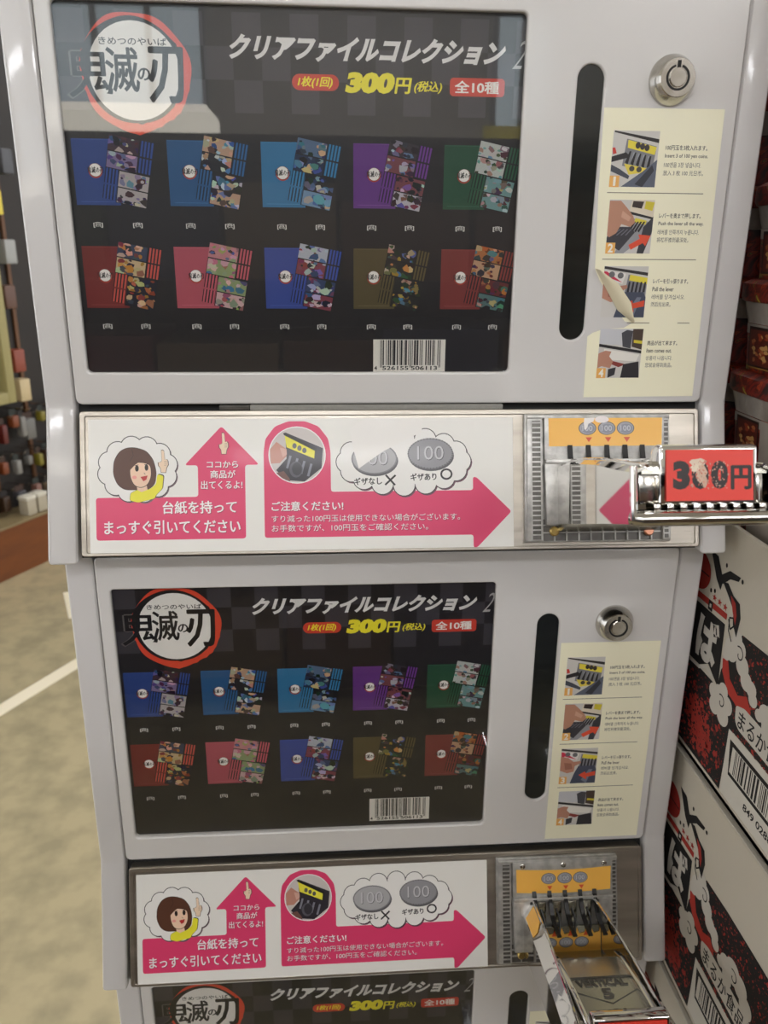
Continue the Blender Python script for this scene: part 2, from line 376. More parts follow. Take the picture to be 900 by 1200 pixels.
def ean(c, x0, x1, y0, y1, digits, l=4, bg=(226,222,214), fg=(32,30,32)):
    """EAN-13 bars"""
    Lc = ['0001101','0011001','0010011','0111101','0100011','0110001','0101111','0111011','0110111','0001011']
    par = ['LLLLLL','LLGLGG','LLGGLG','LLGGGL','LGLLGG','LGGLLG','LGGGLL','LGLGLG','LGLGGL','LGGLGL'][int(digits[0])]
    bits = '101'
    for i, dgt in enumerate(digits[1:7]):
        s_ = Lc[int(dgt)]
        if par[i] == 'G': s_ = ''.join('1' if b == '0' else '0' for b in s_)[::-1]
        bits += s_
    bits += '01010'
    for dgt in digits[7:13]: bits += ''.join('1' if b == '0' else '0' for b in Lc[int(dgt)])
    bits += '101'
    c.rect(x0, x1, y0, y1, bg, l)
    xl = x0+(x1-x0)*.095; w = (x1-x0)*.84/len(bits); yb = y0+(y1-y0)*.2; i = 0
    while i < len(bits):
        if bits[i] == '1':
            j = i
            while j < len(bits) and bits[j] == '1': j += 1
            g = i < 3 or i >= 92 or 45 <= i < 50
            c.rect(xl+i*w, xl+j*w, yb-(1.6 if g else 0), y1-.4, fg, l+1); i = j
        else: i += 1

def poster_mesh():
    c = CV(Fd, 0.0, .018)
    c.rect(-214, 84, 16, 248, BLK, 0)
    for r in range(3):          # faint checker behind the title
        for k in range(-11, 8):
            if (r+k) % 2 == 0:
                x = -33.8+17.6*k
                if x+17.6 > -214 and x < 84: c.rect(max(x, -214), min(x+17.6, 84), 188.6+18.5*r, 207.1+18.5*r, (57,54,60), 1)
    emblem(c, -164.5, 210.6, 28.4, 3, True)
    W_ = (226,224,222)
    c.text('クリアファイルコレクション', -108.5, 67.2, 218.2, 232.6, W_, 4, off=.05, shear=.32)
    c.text('2', 70, 81.2, 217.0, 233.0, (178,176,176), 4, off=-.008, shear=.35)
    YL = (238,226,52); RD = (202,62,46)
    c.rr(-68.4, -39.2, 202.2, 211.4, 4.5, RD, 4)
    c.text('1枚(1回)', -65.2, -42.4, 203.6, 210.0, YL, 5, off=.045, shear=.25)
    c.text('300', -35.6, -3.0, 201.2, 213.2, YL, 5, off=.07, shear=.2)
    c.text('円', -4.0, 6.4, 201.6, 210.4, YL, 5, off=.06, shear=.15)
    c.text('(税込)', 7.6, 26.6, 202.0, 208.9, YL, 5, off=.035, shear=.25)
    c.rr(30.8, 65.8, 200.8, 211.3, 2.4, RD, 4)
    c.text('全10種', 34.0, 62.0, 202.6, 209.6, (240,236,230), 5, off=.05)
    for i in range(10):
        clearfile(c, -206.9+58.85*(i % 5), 172.4 if i < 5 else 108.4, i)
    ean(c, -16.9, 33.2, 27.0, 49.0, '4526155506113')
    c.text('4', -16.2, -14.2, 28.0, 30.9, (32,30,32), 6, off=.02)
    c.text('526155', -10.6, 7.6, 28.0, 30.9, (32,30,32), 6, off=.02)
    c.text('506113', 9.4, 27.8, 28.0, 30.9, (32,30,32), 6, off=.02)
    return c.mesh('poster', PRINT, False)
POSTER = poster_mesh()

# --- coin label (pink arrows, cartoon woman); coordinates on the slanted plane
def gA(X, Y): return (-204+.2001*(X-98)-.0044*(Y-345), -46.8-.00974*(X-98)-.205*(Y-345))
PINK = (226,66,112)
def cloud(c, pts, r, l, ow=.6):
    """scalloped bubble round a closed list of lobe centres"""
    for (x, y) in pts: c.el(x, y, r+ow, r+ow, (40,36,38), l, 22)
    for (x, y) in pts: c.el(x, y, r, r, (240,238,234), l+1, 22)
    c.poly(pts, (240,238,234), l+1)
def arrowpts(p, r, n=4):
    """round the corners of a polygon"""
    out = []; m = len(p)
    for i in range(m):
        a = Vector(p[i-1]); b = Vector(p[i]); d = Vector(p[(i+1) % m])
        u = (a-b).normalized()*min(r, (a-b).length*.45); w = (d-b).normalized()*min(r, (d-b).length*.45)
        for k in range(n+1):
            t = k/n; q = (b+u)*(1-t)**2+2*b*t*(1-t)+(b+w)*t*t; out.append((q.x, q.y))
    return out
def picture_hand_coin(c, cx, cy, r, l):
    """round photo: fingers putting coins in the slots"""
    cl = lambda pts: [((x-cx)*min(1, r/max(1e-6, math.hypot(x-cx, y-cy)))+cx, (y-cy)*min(1, r/max(1e-6, math.hypot(x-cx, y-cy)))+cy) for x, y in pts]
    S = lambda X, Y: gA(X, Y)
    c.el(cx, cy, r+.7, r+.7, (240,238,236), l, 36); c.el(cx, cy, r, r, (206,198,194), l+1, 36)
    c.poly(cl([S(730,182), S(860,230), S(862,300), S(800,352), S(730,350), S(700,310), S(735,270)]), (52,48,56), l+2)
    c.poly([S(728,192), S(832,240), S(830,266), S(735,232)], (236,228,70), l+3)
    c.poly([S(722,186), S(728,183), S(838,232), S(836,266), S(832,266), S(832,240), S(727,192)], (34,32,36), l+4)
    for k in range(3): c.el(*S(762+k*17, 226+k*7), 1.5, 1.9, (96,96,92), l+4, 12)
    for k in range(4): c.line([S(748+k*24, 262+k*8), S(738+k*24, 300+k*8)], 1.6, (128,130,140), l+4)
    c.el(*S(768,305), 4.6, 5.6, (88,88,96), l+5, 20); c.el(*S(771,303), 3.4, 4.5, (58,56,62), l+6, 20)
    c.poly(cl([S(676,240), S(700,215), S(735,238), S(735,262), S(712,286), S(678,290)]), (196,140,122), l+6)
    c.poly(cl([S(712,234), S(735,238), S(736,256), S(722,266)]), (214,168,152), l+7)
    c.poly(cl([S(700,320), S(726,312), S(745,335), S(748,352), S(715,345)]), (120,84,76), l+6)
def pointing_hand(c, X, Y, k, l):
    S = lambda x, y: gA(X+x*k, Y+y*k); SK = (240,214,186); OL = (70,44,40)
    f = [(-6,-42),(-1,-44),(3,-40),(6,-12),(12,-14),(16,-8),(17,4),(12,14),(9,30),(-6,30),(-8,16),(-14,8),(-15,-2),(-8,-4),(-4,-8)]
    c.poly([S(x*1.16, y*1.05) for x, y in f], OL, l); c.poly([S(x, y) for x, y in f], SK, l+1)
    for y in (-6, 0, 6): c.line([S(4, y), S(13, y-1)], .2, OL, l+2)
def label_mesh():
    c = CV(Fc, 6.2, .018)
    c.rect(-209.5, 82, -101.8, -10, (238,236,230), 0)
    # left: up arrow with panel
    c.poly(arrowpts([(-205.2,-92.2),(-205.2,-63.2),(-136.6,-63.2),(-136.6,-41.6),(-145.6,-41.6),(-120.3,-15),(-94.9,-41.6),(-104.6,-41.6),(-104.6,-92.2)][::-1], 2.2), PINK, 1)
    c.poly(arrowpts([(-91.8,-92),(-91.8,-33),(-90.5,-24),(-84,-15.5),(-75,-12),(-63,-12),(-54,-15.5),(-47.5,-24),(-45.9,-33),(-45.9,-60.8),(53.4,-60.8),(53.4,-51.5),(56,-51.8),(80.6,-76),(56,-101),(53.4,-101),(53.4,-92)][::-1], 2.0), PINK, 1)
    # woman in her bubble
    cx, cy = -177, -44
    lob = []
    for i in range(12):
        a = 2*math.pi*i/12+.2; lob.append((cx+19.8*math.cos(a), cy+15.6*math.sin(a)))
    for (x, y) in lob: c.el(x+.7, y-.8, 7.3, 7.3, (120,96,104), 2, 20)
    cloud(c, lob, 7.0, 3)
    BR = (92,58,44); SK = (242,206,178); OL = (58,36,30); YE = (240,232,60)
    hair = [gA(*p) for p in ((225,252),(262,262),(285,290),(296,330),(292,372),(270,392),(230,394),(190,396),(165,380),(150,345),(152,300),(170,268),(195,254))]
    c.poly(arrowpts(hair, 3), OL, 5); c.poly([((x+178)*.975-178, (y+45)*.975-45) for x, y in arrowpts(hair, 3)], BR, 6)
    body = [gA(*p) for p in ((206,430),(208,405),(232,392),(272,390),(296,370),(300,336),(322,340),(318,385),(296,408),(292,420),(262,428),(235,436))]
    c.poly(arrowpts(body, 1.5), OL, 7); c.poly([((x+176)*.965-176, (y+63)*.965-63) for x, y in arrowpts(body, 1.5)], YE, 8)
    c.poly([gA(*p) for p in ((228,372),(262,372),(266,392),(246,400),(232,394))], SK, 9)
    face = [gA(*p) for p in ((206,306),(240,300),(276,306),(280,345),(268,376),(244,388),(220,380),(207,350))]
    c.poly(arrowpts(face, 3), OL, 10); c.poly([((x+177)*.96-177, (y+46)*.96-46) for x, y in arrowpts(face, 3)], SK, 11)
    c.poly([gA(*p) for p in ((200,318),(206,286),(240,274),(272,286),(284,318),(270,306),(240,298),(222,312),(206,330))], BR, 12)
    c.line([gA(*p) for p in ((212,258),(218,280),(206,300))], .3, OL, 13)
    for X, Y in ((230,322),(262,318)): c.el(*gA(X, Y), 1.25, 2.2, (40,28,26), 13, 14); c.line([gA(X-7,Y-9), gA(X+5,Y-12)], .35, (40,28,26), 13)
    c.el(*gA(222,352), 1.6, 1.2, (240,160,150), 13, 12); c.line([gA(254,336), gA(258,341)], .3, OL, 13)
    c.poly([gA(*p) for p in ((242,350),(266,344),(262,358),(252,364))], (190,50,50), 13)
    pointing_hand(c, 317, 302, 1.0, 9)
    pointing_hand(c, 520, 234, .95, 3)
    WT = (246,240,240); SH = (150,34,66)
    def tx(t, x0, x1, y0, y1, off=.02, l=4, sh=True, rot=0):
        if sh: c.text(t, x0+.35, x1+.35, y0-.4, y1-.4, SH, l, off=off, rot=rot)
        c.text(t, x0, x1, y0, y1, WT, l+1, off=off, rot=rot)
    tx('ココから', -130.5, -109.4, -43.4, -38.9, .025); tx('商品が', -128.2, -111.2, -50.6, -45.2, .02); tx('出てくるよ!', -134.6, -106.6, -58.0, -52.3, .02)
    tx('台紙を持って', -160.6, -110.8, -74.6, -66.0, .03); tx('まっすぐ引いてください', -199.8, -108.4, -88.2, -79.0, .03)
    tx('ご注意ください!', -86.8, -37.6, -73.6, -67.2, .035)
    tx('すり減った100円玉は使用できない場合がございます。', -87, 44, -81.4, -76.6, .0); tx('お手数ですが、100円玉をご確認ください。', -87, 21.5, -88.0, -83.2, .0)
    picture_hand_coin(c, -68.9, -35.2, 19.0, 3)
    # coin bubble
    lob = []
    for i in range(16):
        a = 2*math.pi*i/16; lob.append((5+39.5*math.cos(a)*(1 if abs(math.cos(a)) < .9 else 1.0), -40.3+16.4*math.sin(a)-.02*0))
    for (x, y) in lob: c.el(x+.9, y-1.1, 7.6, 7.6, (110,70,86), 2, 20)
    cloud(c, lob, 7.4, 3)
    for x, y, sm in ((-15.6,-38.2,1), (23.6,-35,0)):
        c.el(x+.6, y-1.6, 16, 10.6, (92,90,94), 5, 32); c.el(x, y, 16, 10.8, (128,127,130), 6, 32); c.el(x, y, 15, 9.9, (176,175,177), 7, 32) if sm else c.el(x, y, 15.2, 10, (150,149,153), 7, 32)
        if not sm:
            for k in range(44):
                a = 2*math.pi*k/44; c.line([(x+15.1*math.cos(a), y+9.9*math.sin(a)), (x+16*math.cos(a), y+10.8*math.sin(a))], .35, (84,82,86), 8)
        c.text('100', x-8.9, x+9.7, y-4.7, y+5.1, (96,94,98), 8, off=.0); c.text('100', x-9.2, x+9.2, y-4.2, y+5.3, (200,199,202), 9, off=-.005)
    B = (36,32,34)
    c.text('ギザなし', -29.8, -10.5, -56.2, -51.2, B, 6, off=.045, rot=.02); c.text('ギザあり', 9.6, 27.6, -53.6, -48.6, B, 6, off=.045, rot=.02)
    c.line([(-8,-56.2),(-1.2,-50)], 1.3, B, 6); c.line([(-1.6,-56.4),(-7.6,-49.8)], 1.3, B, 6)
    c.el(34.7, -49.4, 4.3, 4.0, B, 6, 28); c.el(34.7, -49.4, 3.0, 2.7, (240,238,234), 7, 28)
    return c.mesh('instruction_label', GPRINT, False)
LABEL = label_mesh()

# --- how-to sticker
def sticker_cv(torn):
    c = CV(Fd, 2.0, .012)
    CR = (246,241,212)
    if torn:
        up_ = [(131.3,191.2),(132.1,140),(134.2,92.5),(138,85),(145.5,75),(152.5,64.5),(158.5,57.6),(164,56.8),(176,57),(177,55),(180,51.5),(186,51.5),(190,54.5),(196,57),(212.6,57),(210.9,191.6)]
        lo = [(132.9,47.4),(136.5,50),(143,52.2),(158,53.3),(164,56.8),(176,57),(177,55),(180,51.5),(186,51.5),(190,54.5),(196,57),(212.6,57),(213.3,5.6),(133.7,5.0)]
        c.poly(up_[::-1], CR, 0); c.poly(lo, CR, 0)
    else: c.rect(132.8, 213.2, 5.2, 191, CR, 0)
    tx = [('100円玉を3枚入れます。','Insert 3 of 100 yen coins.','100엔을 3장 넣습니다.','放入 3 枚 100 元日币。'),
          ('レバーを奥まで押します。','Push the lever all the way.','레버를 안쪽까지 누릅니다.','将杠杆推到最深处。'),
          ('レバーを引っ張ります。','Pull the lever','레버를 당겨십시오.','然后拉出来。'),
          ('商品が出て来ます。','Item comes out.','상품이 나옵니다.','您就会得到商品。')]
    wid = [(28,29,25,27),(28.5,31,28.5,22),(24.5,15,23.5,14),(21.5,18,19,19.5)]
    x0s = [139.0, 140.4, 140.8, 141.8]; y1s = [178, 136.3, 94.2, 52.6]
    INK = (58,52,44)
    for i in range(4):
        x0, y1 = x0s[i], y1s[i]; T = lambda u, v: (x0+u*30.6, y1-v*33.8)
        p = CV(Fd, 2.0, .012, T)
        def q(pts, col, l): p.poly(pts[::-1], col, l)
        q([(0,0),(1,0),(1,1),(0,1)], (206,202,196), 1)
        if i == 0:
            q([(.02,0),(1,.14),(1,.21),(.02,.03)], (38,34,32), 2); q([(.3,.14),(.96,.27),(.9,.75),(.24,.62)], (128,128,132), 2)
            q([(.33,.16),(.96,.28),(.93,.42),(.33,.30)], (232,214,70), 3)
            for k in range(3): p.el(.55+k*.1, .255+k*.02, .055, .06, (60,52,48), 4, 12)
            for k in range(5): q([(.38+k*.11,.36+k*.02),(.42+k*.11,.36+k*.02),(.36+k*.12,.6+k*.02),(.3+k*.12,.56+k*.02)], (34,32,34), 4)
            for k in range(4): q([(.46+k*.11,.38+k*.02),(.5+k*.11,.38+k*.02),(.44+k*.11,.52+k*.02)], (150,152,160), 4)
            q([(0,.46),(.3,.38),(.36,.42),(.34,.48),(0,.56)], (42,38,40), 5); q([(.28,.58),(.78,.66),(.7,.74),(.4,.78)], (226,206,80), 4)
            for k in range(2): p.el(.46+k*.16, .67+k*.015, .06, .05, (70,66,62), 5, 12)
            q([(0,.6),(.2,.68),(.42,.8),(.4,.86),(0,.72)], (70,74,84), 5); q([(.25,1),(.7,.72),(1,.5),(1,1)], (92,98,112), 5); q([(.55,.95),(.9,.6),(.95,.7),(.72,1)], (52,54,62), 6)
            q([(0,.3),(.06,.3),(.1,.4),(.02,.42)], (200,60,50), 5)
        elif i == 1:
            q([(.5,0),(1,0),(1,.34),(.45,.22)], (222,210,190), 2); q([(.52,.02),(.76,.03),(.72,.16),(.5,.13)], (54,40,38), 3); q([(.8,.02),(1,.04),(.96,.2),(.78,.16)], (214,196,60), 3)
            q([(.4,.2),(1,.32),(1,.36),(.4,.25)], (36,34,36), 3)
            q([(.55,.34),(.9,.4),(.7,.8),(.4,1),(.2,1)], (150,150,154), 2); q([(.6,.33),(.86,.38),(.84,.46),(.58,.41)], (220,204,70), 3)
            for k in range(4): q([(.58+k*.07,.4),(.62+k*.07,.4),(.5+k*.07,.6),(.46+k*.07,.58)], (40,36,38), 4)
            q([(0,.7),(.1,.5),(.5,.5),(.62,.6),(.3,.95),(0,.8)], (60,58,64), 4)
            for k in range(4): q([(.1+k*.1,.66),(.13+k*.1,.66),(.3+k*.08,.55),(.28+k*.08,.54)], (112,112,120), 5)
            q([(0,.02),(.25,.02),(.4,.15),(.55,.3),(.6,.42),(.5,.5),(.3,.45),(.2,.62),(.05,.7),(0,.66)], (186,136,112), 6); q([(.3,.2),(.5,.32),(.46,.4),(.28,.32)], (206,160,136), 7)
            q([(.8,.5),(1,.3),(1,.6),(.85,1),(.7,1)], (58,58,64), 4)
            q([(.98,.66),(.88,.86),(.82,.8),(.56,.93),(.5,.84),(.74,.72),(.7,.64)], (226,84,56), 8)
        elif i == 2:
            q([(0,0),(1,.12),(1,.18),(0,.05)], (50,46,46), 2); q([(.02,.08),(.5,.14),(.44,.34),(.02,.28)], (228,224,220), 3); q([(0,.1),(.06,.1),(.44,.32),(.1,.22),(.02,.3)], (206,50,80), 4)
            for k in range(2): p.el(.18+k*.2, .16+k*.02, .07, .06, (110,108,110), 5, 12)
            q([(.56,.16),(1,.22),(.98,.6),(.5,.56)], (130,130,136), 2); q([(.6,.16),(1,.22),(1,.34),(.58,.27)], (230,212,70), 3)
            for k in range(5): q([(.58+k*.09,.3),(.62+k*.09,.3),(.6+k*.09,.5),(.55+k*.09,.5)], (40,38,44), 4)
            q([(.5,.5),(.94,.5),(1,.6),(1,1),(.3,1),(.4,.7)], (72,78,96), 3); q([(.6,.9),(.8,.6),(.9,.6),(.75,1)], (120,126,142), 4)
            q([(0,.22),(.2,.26),(.36,.38),(.55,.36),(.56,.42),(.4,.5),(.38,.66),(.2,.7),(0,.62)], (188,134,112), 6); q([(.1,.4),(.3,.42),(.34,.58),(.14,.6)], (160,106,88), 7)
            q([(.52,.76),(.7,.66),(.72,.72),(.98,.66),(.98,.78),(.74,.82),(.76,.9)], (226,84,56), 8)
        else:
            q([(0,0),(1,0),(1,.36),(0,.3)], (200,200,204), 2); q([(.5,.08),(.62,.02),(.76,.04),(.74,.4),(.55,.36)], (72,72,78), 3); q([(.76,0),(1,0),(1,.42),(.76,.36)], (74,60,52), 3); q([(.8,.22),(1,.24),(1,.3),(.8,.28)], (214,196,60), 4)
            q([(0,.3),(1,.44),(1,.5),(0,.36)], (36,34,36), 4); q([(.12,.4),(.96,.52),(.9,.66),(.15,.62)], (232,228,220), 5); q([(.3,.64),(.66,.72),(.5,.78),(.26,.7)], (140,60,54), 6)
            q([(0,.5),(.16,.44),(.3,.46),(.26,.56),(.36,.66),(.3,.8),(.1,.76),(0,.8)], (186,134,112), 7); q([(.6,.72),(.96,.66),(1,1),(.56,1)], (48,46,50), 6); q([(.26,.82),(.44,.78),(.42,.94),(.26,1)], (54,52,56), 6)
        c.add(p.v, p.f); n_ = len(p.f); c.c[-n_:] = p.c; c.hascol = True
        if not (torn and i == 2):
            c.rect(x0-.2, x0+6.3, y1-34, y1-27, (236,178,96), 12)
            c.text(str(i+1), x0+(2.3 if i == 0 else 1.4), x0+(4.0 if i == 0 else 4.9), y1-33.3, y1-27.6, (246,240,226), 13, off=.03)
        tops = (9.6, 14.8, 20.0, 24.9)
        for j in range(4):
            yy = y1-tops[j]; X0 = (174.4, 174.9, 175.6, 176.1)[i]
            h = 3.2 if j != 1 else 2.9
            c.text(tx[i][j], X0, X0+wid[i][j], yy-h/2, yy+h/2, INK, 3, off=.014 if j < 2 else .0, res=2)
    for y, a, b in ((140.6,138,203.2), (98.7,138.6,203.8)): c.rect(a, b, y-.25, y+.25, (120,112,96), 3)
    if torn: c.rect(160, 176, 56.4, 56.9, (120,112,96), 3); c.rect(196, 204.6, 56.4, 56.9, (120,112,96), 3)
    else: c.rect(140, 204.6, 56.4, 56.9, (120,112,96), 3)
    return c.mesh('instruction_sticker', PRINT, False)
STK = {False: sticker_cv(False), True: sticker_cv(True)}

# ================================================================== VENDING UNIT
CZ = -.10469; TOPZ = PITCHZ+CZ                 # bottom / top of one unit (build coordinates, metres)
def sideprism(pts, x0, x1, bev):              # (y, z) profile extruded along x, metres -> mm space
    return MB().prism([(y*1000, z*1000) for y, z in pts], x0, x1, bev=bev, seg=3, perm=lambda a, b, c: (c, a, b))
def unit(k, label, torn, poster_dx, poster_dz, orange_s, orange_gap, has_price):
    org = Vector((0, .15, CZ)); t = thing('vending_machine', label, 'vending machine', org, org+Vector((0, 0, -k*PITCHZ)))
    e = .0004; DROOP[0] = 0 if k == 0 else .045
    for sx in (-1, 1):
        a, b = (-240, -219.6) if sx < 0 else (219.8+.8, 240)
        p = sideprism([(0, TOPZ-e), (0, 0), (-.03252, CZ+e), (.30, CZ+e), (.30, TOPZ-e)], a, b, 3.2)
        obj('side_frame', p, WHITE, t)
    core = sideprism([(.0075, TOPZ-.001), (.0075, .0), (-.0225, CZ+.002), (.295, CZ+.002), (.295, TOPZ-.001)], -219.4, 220.4, 0)
    obj('inner_cabinet', core, DARK, t, smooth=False)  # solid core, coloured dark so gaps around the door look shaded
    # recess side walls seen beside the coin panel
    obj('top_rail', MB().box(-219.4, 220.4, 269.8, 274.4, -7.4, 1.0, F=Fd, bev=.8), WHITE, t)
    # door
    sc = 121.6
    door = slab(rrect(-218.4, 219.6, 1.0, 269.2, 4.5), [rrect(-208.9, 78.9, 22.7, 243.4, 3.2)[::-1], rrect(sc-8.7, sc+8.7, 45, 216, 8.69, 8)[::-1]], 6.6, 1.3, 1.8)
    dr = obj('door', door, DOORM, t)
    # black gasket round the window
    pst = obj('poster', POSTER, PRINT, t); pst.location += Vector((poster_dx*K, -.0, poster_dz*K)) 
    pst.location.y += .0028
    bk = obj('poster_backing', MB().box(-216, 86, 14, 256, -6.6, -3.4, F=Fd), BLACKP, t)
    obj('window_glass', MB().box(-209.6, 79.6, 22, 244.1, -1.6, -.2, F=Fd), GLASS, t, smooth=False)
    obj('stock_window', slab(rrect(sc-9.2, sc+9.2, 44.5, 216.5, 9.1, 8), [], 2.4, .4, -.2), SMOKE, t)
    # lock
    cx, cy = 173.6, 207.6
    lk = obj('lock', MB().lathe(cx, cy, [(15,1.6),(15,3.2),(14.6,4),(11.6,11.2),(11.0,11.8),(0.01,11.8)], F=Fd, n=40), CHROMEW, t)
    ring = MB(); n = 36
    pr = []
    for i in range(n+1):
        a = math.radians(90+18)+(2*math.pi-math.radians(36))*i/n; pr.append(a)
    for a0, a1 in zip(pr, pr[1:]):
        vs = []
        for r in (6.2, 7.5):
            for a in (a0, a1):
                for z in (11.7, 12.1): vs.append(Fd(cx+r*math.cos(a), cy+r*math.sin(a), z))
        ring.add(vs, [(1,3,7,5),(0,4,6,2),(0,1,5,4),(2,6,7,3),(0,2,3,1),(4,5,7,6)])
    ring.box(cx-1.1, cx+1.1, cy+4.6, cy+9.6, 11.7, 12.1, F=Fd)
    obj('keyhole_ring', ring, DARK, lk)
    obj('lock_core', MB().lathe(cx, cy, [(5.6,11.6),(5.6,12.3),(5.2,12.6),(.01,12.6)], F=Fd, n=28), CHROMEW, lk)
    # instruction sticker
    s = obj('instruction_sticker', STK[torn], PRINT, t)
    if torn:
        c = CV(Fd, 2.0, .012); fold = [(134.2,92.6),(145.5,75.5),(152.5,65),(164,56.9)]; tip = [(137,91.5),(150,83),(160,70.5),(163.5,58.5)]
        vs = []; fs = []; n = 8
        def lerp(P, t_):
            x = t_*(len(P)-1); i = min(int(x), len(P)-2); f_ = x-i; return (P[i][0]*(1-f_)+P[i+1][0]*f_, P[i][1]*(1-f_)+P[i+1][1]*f_)
        for i in range(13):
            a = lerp(fold, i/12); b = lerp(tip, i/12)
            for j in range(n+1):
                q = j/n; z = 2.3+4.6*math.sin(math.pi*min(1, q*.62+.02)); vs.append(Fd(a[0]*(1-q)+b[0]*q, a[1]*(1-q)+b[1]*q, z))
        for i in range(12):
            for j in range(n): fs.append((i*(n+1)+j, (i+1)*(n+1)+j, (i+1)*(n+1)+j+1, i*(n+1)+j+1))
        c.add(vs, fs, (226,216,186))
        c.rr(132.6, 212, 44, 100, 2, (214,211,208), -1) if 0 else None
        obj('curled_corner', c, PRINT, s, label='curled back corner of the sticker')
    # ---- steel coin panel
    panel = slab(rrect(-215.3, 216.4, -103, -4.4, 2.2), [], 13, 1.6, 5.2, F=Fc)
    pn = obj('coin_panel', panel, STEEL, t)
    rim = slab(rrect(-215.3, 216.4, -103, -4.4, 2.2), [rrect(-211.8, 213.4, -100.6, -8.0, 1.2)[::-1]], 1.2, .5, 6.3, F=Fc)
    obj('panel_rim', rim, STEEL, pn)
    obj('instruction_label', LABEL, GPRINT, pn)
    if torn:
        c = CV(Fc, 6.2, .018); c.poly([(-32.5,-17),(-30.5,-30),(-26.5,-45),(-10,-33.5),(8,-24.5),(17.5,-20),(19,-10.6),(-22,-10.6)], (240,237,232), 16)
        obj('torn_patch', c, GPRINT, pn, smooth=False, label='blank white area where the label has torn')
    if k == 0:
        obj('foam_strip', MB().box(-101, 76, -3.2, .4, -3, 3.2, F=Fd, bev=.5), FOAM, t)
        obj('latch', MB().box(-122, -101.5, -2.8, .2, -3, 2.6, F=Fd, bev=.4), CASTD, t)
    # ---- coin mechanism
    cm = obj('coin_mechanism', MB().prism([(89.5,-98.3),(194.5,-98.6),(193.4,-8),(89.5,-8)], 5.2, 9.0, F=Fc, bev=1.2), CAST, t)
    fr = MB()
    fr.prism([(90.5,-97.4),(101.6,-97.4),(101.6,-9),(90.8,-9)], 8.9, 11.6, F=Fc, bev=.9)
    fr.prism([(187.4,-97.4),(193.6,-97.4),(192.8,-9),(187.4,-9)], 8.9, 11.6, F=Fc, bev=.9)
    fr.box(90.8, 192.8, -11.6, -9, 8.9, 12.4, F=Fc, bev=.8)
    obj('rim', fr, CAST, cm)
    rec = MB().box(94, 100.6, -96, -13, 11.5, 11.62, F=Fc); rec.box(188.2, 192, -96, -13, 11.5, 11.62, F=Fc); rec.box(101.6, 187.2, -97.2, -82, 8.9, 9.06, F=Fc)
    obj('rib_shade_panel', rec, CASTD, cm, kind='stuff')  # flat darker panels colour in the shade between the ribs
    rb = MB()
    for x0, x1 in ((94.0, 100.6), (188.2, 192)):
        y = -14.5
        while y > -96: rb.box(x0, x1, y-.5, y+.5, 11.5, 12.3, F=Fc); y -= 3.4
        rb.box(x0-.4, x0+.3, -96, -13, 11.4, 12.0, F=Fc); rb.box(x1-.3, x1+.4, -96, -13, 11.4, 12.0, F=Fc)
    x = 101.5
    while x < 188: rb.box(x-.45, x+.45, -97.3, -81, 8.9, 10.6, F=Fc); x += 8.7
    for y in (-86.2, -91.4): rb.box(101, 188, y-.45, y+.45, 8.9, 10.4, F=Fc)
    obj('ribs', rb, CAST, cm, kind='stuff')
    for bx, by, bm_, lb in ((109.9, -90.3, BRASS, 'brass coloured bolt'), (177.7, -91, COPPER, 'copper coloured bolt')):
        obj('bolt', MB().lathe(bx, by, [(3.4,8.9),(3.4,11.6),(2.6,12.6),(.01,12.6)], F=Fc, n=20), bm_, cm, label=lb)
    # raised coin head with its orange sticker
    o1 = orange_s; o0 = orange_s-19.6
    obj('coin_head', MB().box(102.6, 188.6, -41, -10.4, 8.8, 13.2, F=Fc, bev=1.2), CAST, cm)
    if orange_gap:
        for x in (111, 146, 181): obj('screw', MB().lathe(x, -13.8, [(2.2,13.1),(2.2,14.0),(1.6,14.4),(.01,14.4)], F=Fc, n=16), CHROMEW, cm)
    c = CV(Fc, 13.5, .02); ORG_ = (250,190,86)
    pts = []; N_ = 14                     # slightly bowed sticker
    bow = 1.6 if orange_gap else 0
    for i in range(N_+1): f_ = i/N_; pts.append((105.6+81.2*f_, o1-bow*math.sin(math.pi*f_)))
    for i in range(N_+1): f_ = 1-i/N_; pts.append((105.8+80.4*f_, o0-bow*math.sin(math.pi*f_)))
    c.poly(pts[::-1], ORG_, 1)
    for j, x in enumerate((133.2, 147.0, 160.4)):
        y = (o1+o0)/2+2.6-bow*.9
        c.el(x, y, 6.3, 4.7, (92,92,96), 2, 26); c.el(x, y, 5.7, 4.2, (164,163,170), 3, 26); c.el(x+.4, y-.2, 4.7, 3.3, (142,141,150), 4, 22)
        c.text('100', x-3.6, x+3.6, y-1.9, y+1.9, (206,206,212), 5, res=2)
        c.poly([(x-1.9+1, y-6.3), (x+1.0, y-9.9), (x+3.0, y-6.3)][::1] if 0 else [(x-1.4, y-6.3), (x+.9, y-9.7), (x+3.2, y-6.3)], (224,84,44), 3)
    if torn:
        c.poly([(131,-11.6),(138.5,-11.4),(137.5,-14),(134,-15.5),(132.4,-19.4),(131,-19.6),(130.6,-15)], (238,232,228), 6); c.el(143.5,-12.6, 5, 2.4, (238,228,226), 6, 18)
    obj('coin_sticker', c, GPRINT, cm, smooth=False, label='orange sticker with three coins and red arrows')
    # brackets beside the lever root
    br = MB()
    br.prism([(102.2,-43),(117,-43),(117,-86),(103.4,-86)], 8.9, 15.5, F=Fc, bev=1.0)
    br.prism([(176,-43),(188,-43),(187,-84),(176,-84)], 8.9, 14.5, F=Fc, bev=1.0)
    br.box(103, 188, -43.2, -40, 8.9, 16, F=Fc, bev=.8)
    obj('lever_bracket', br, CAST, cm)
    # small cast posts between the coin fins
    ps = MB()
    for x in (127, 140.2, 153.2, 166): ps.box(x-3.6, x+3.6, -62, -44, 8.9, 15, F=Fc, bev=1.0)
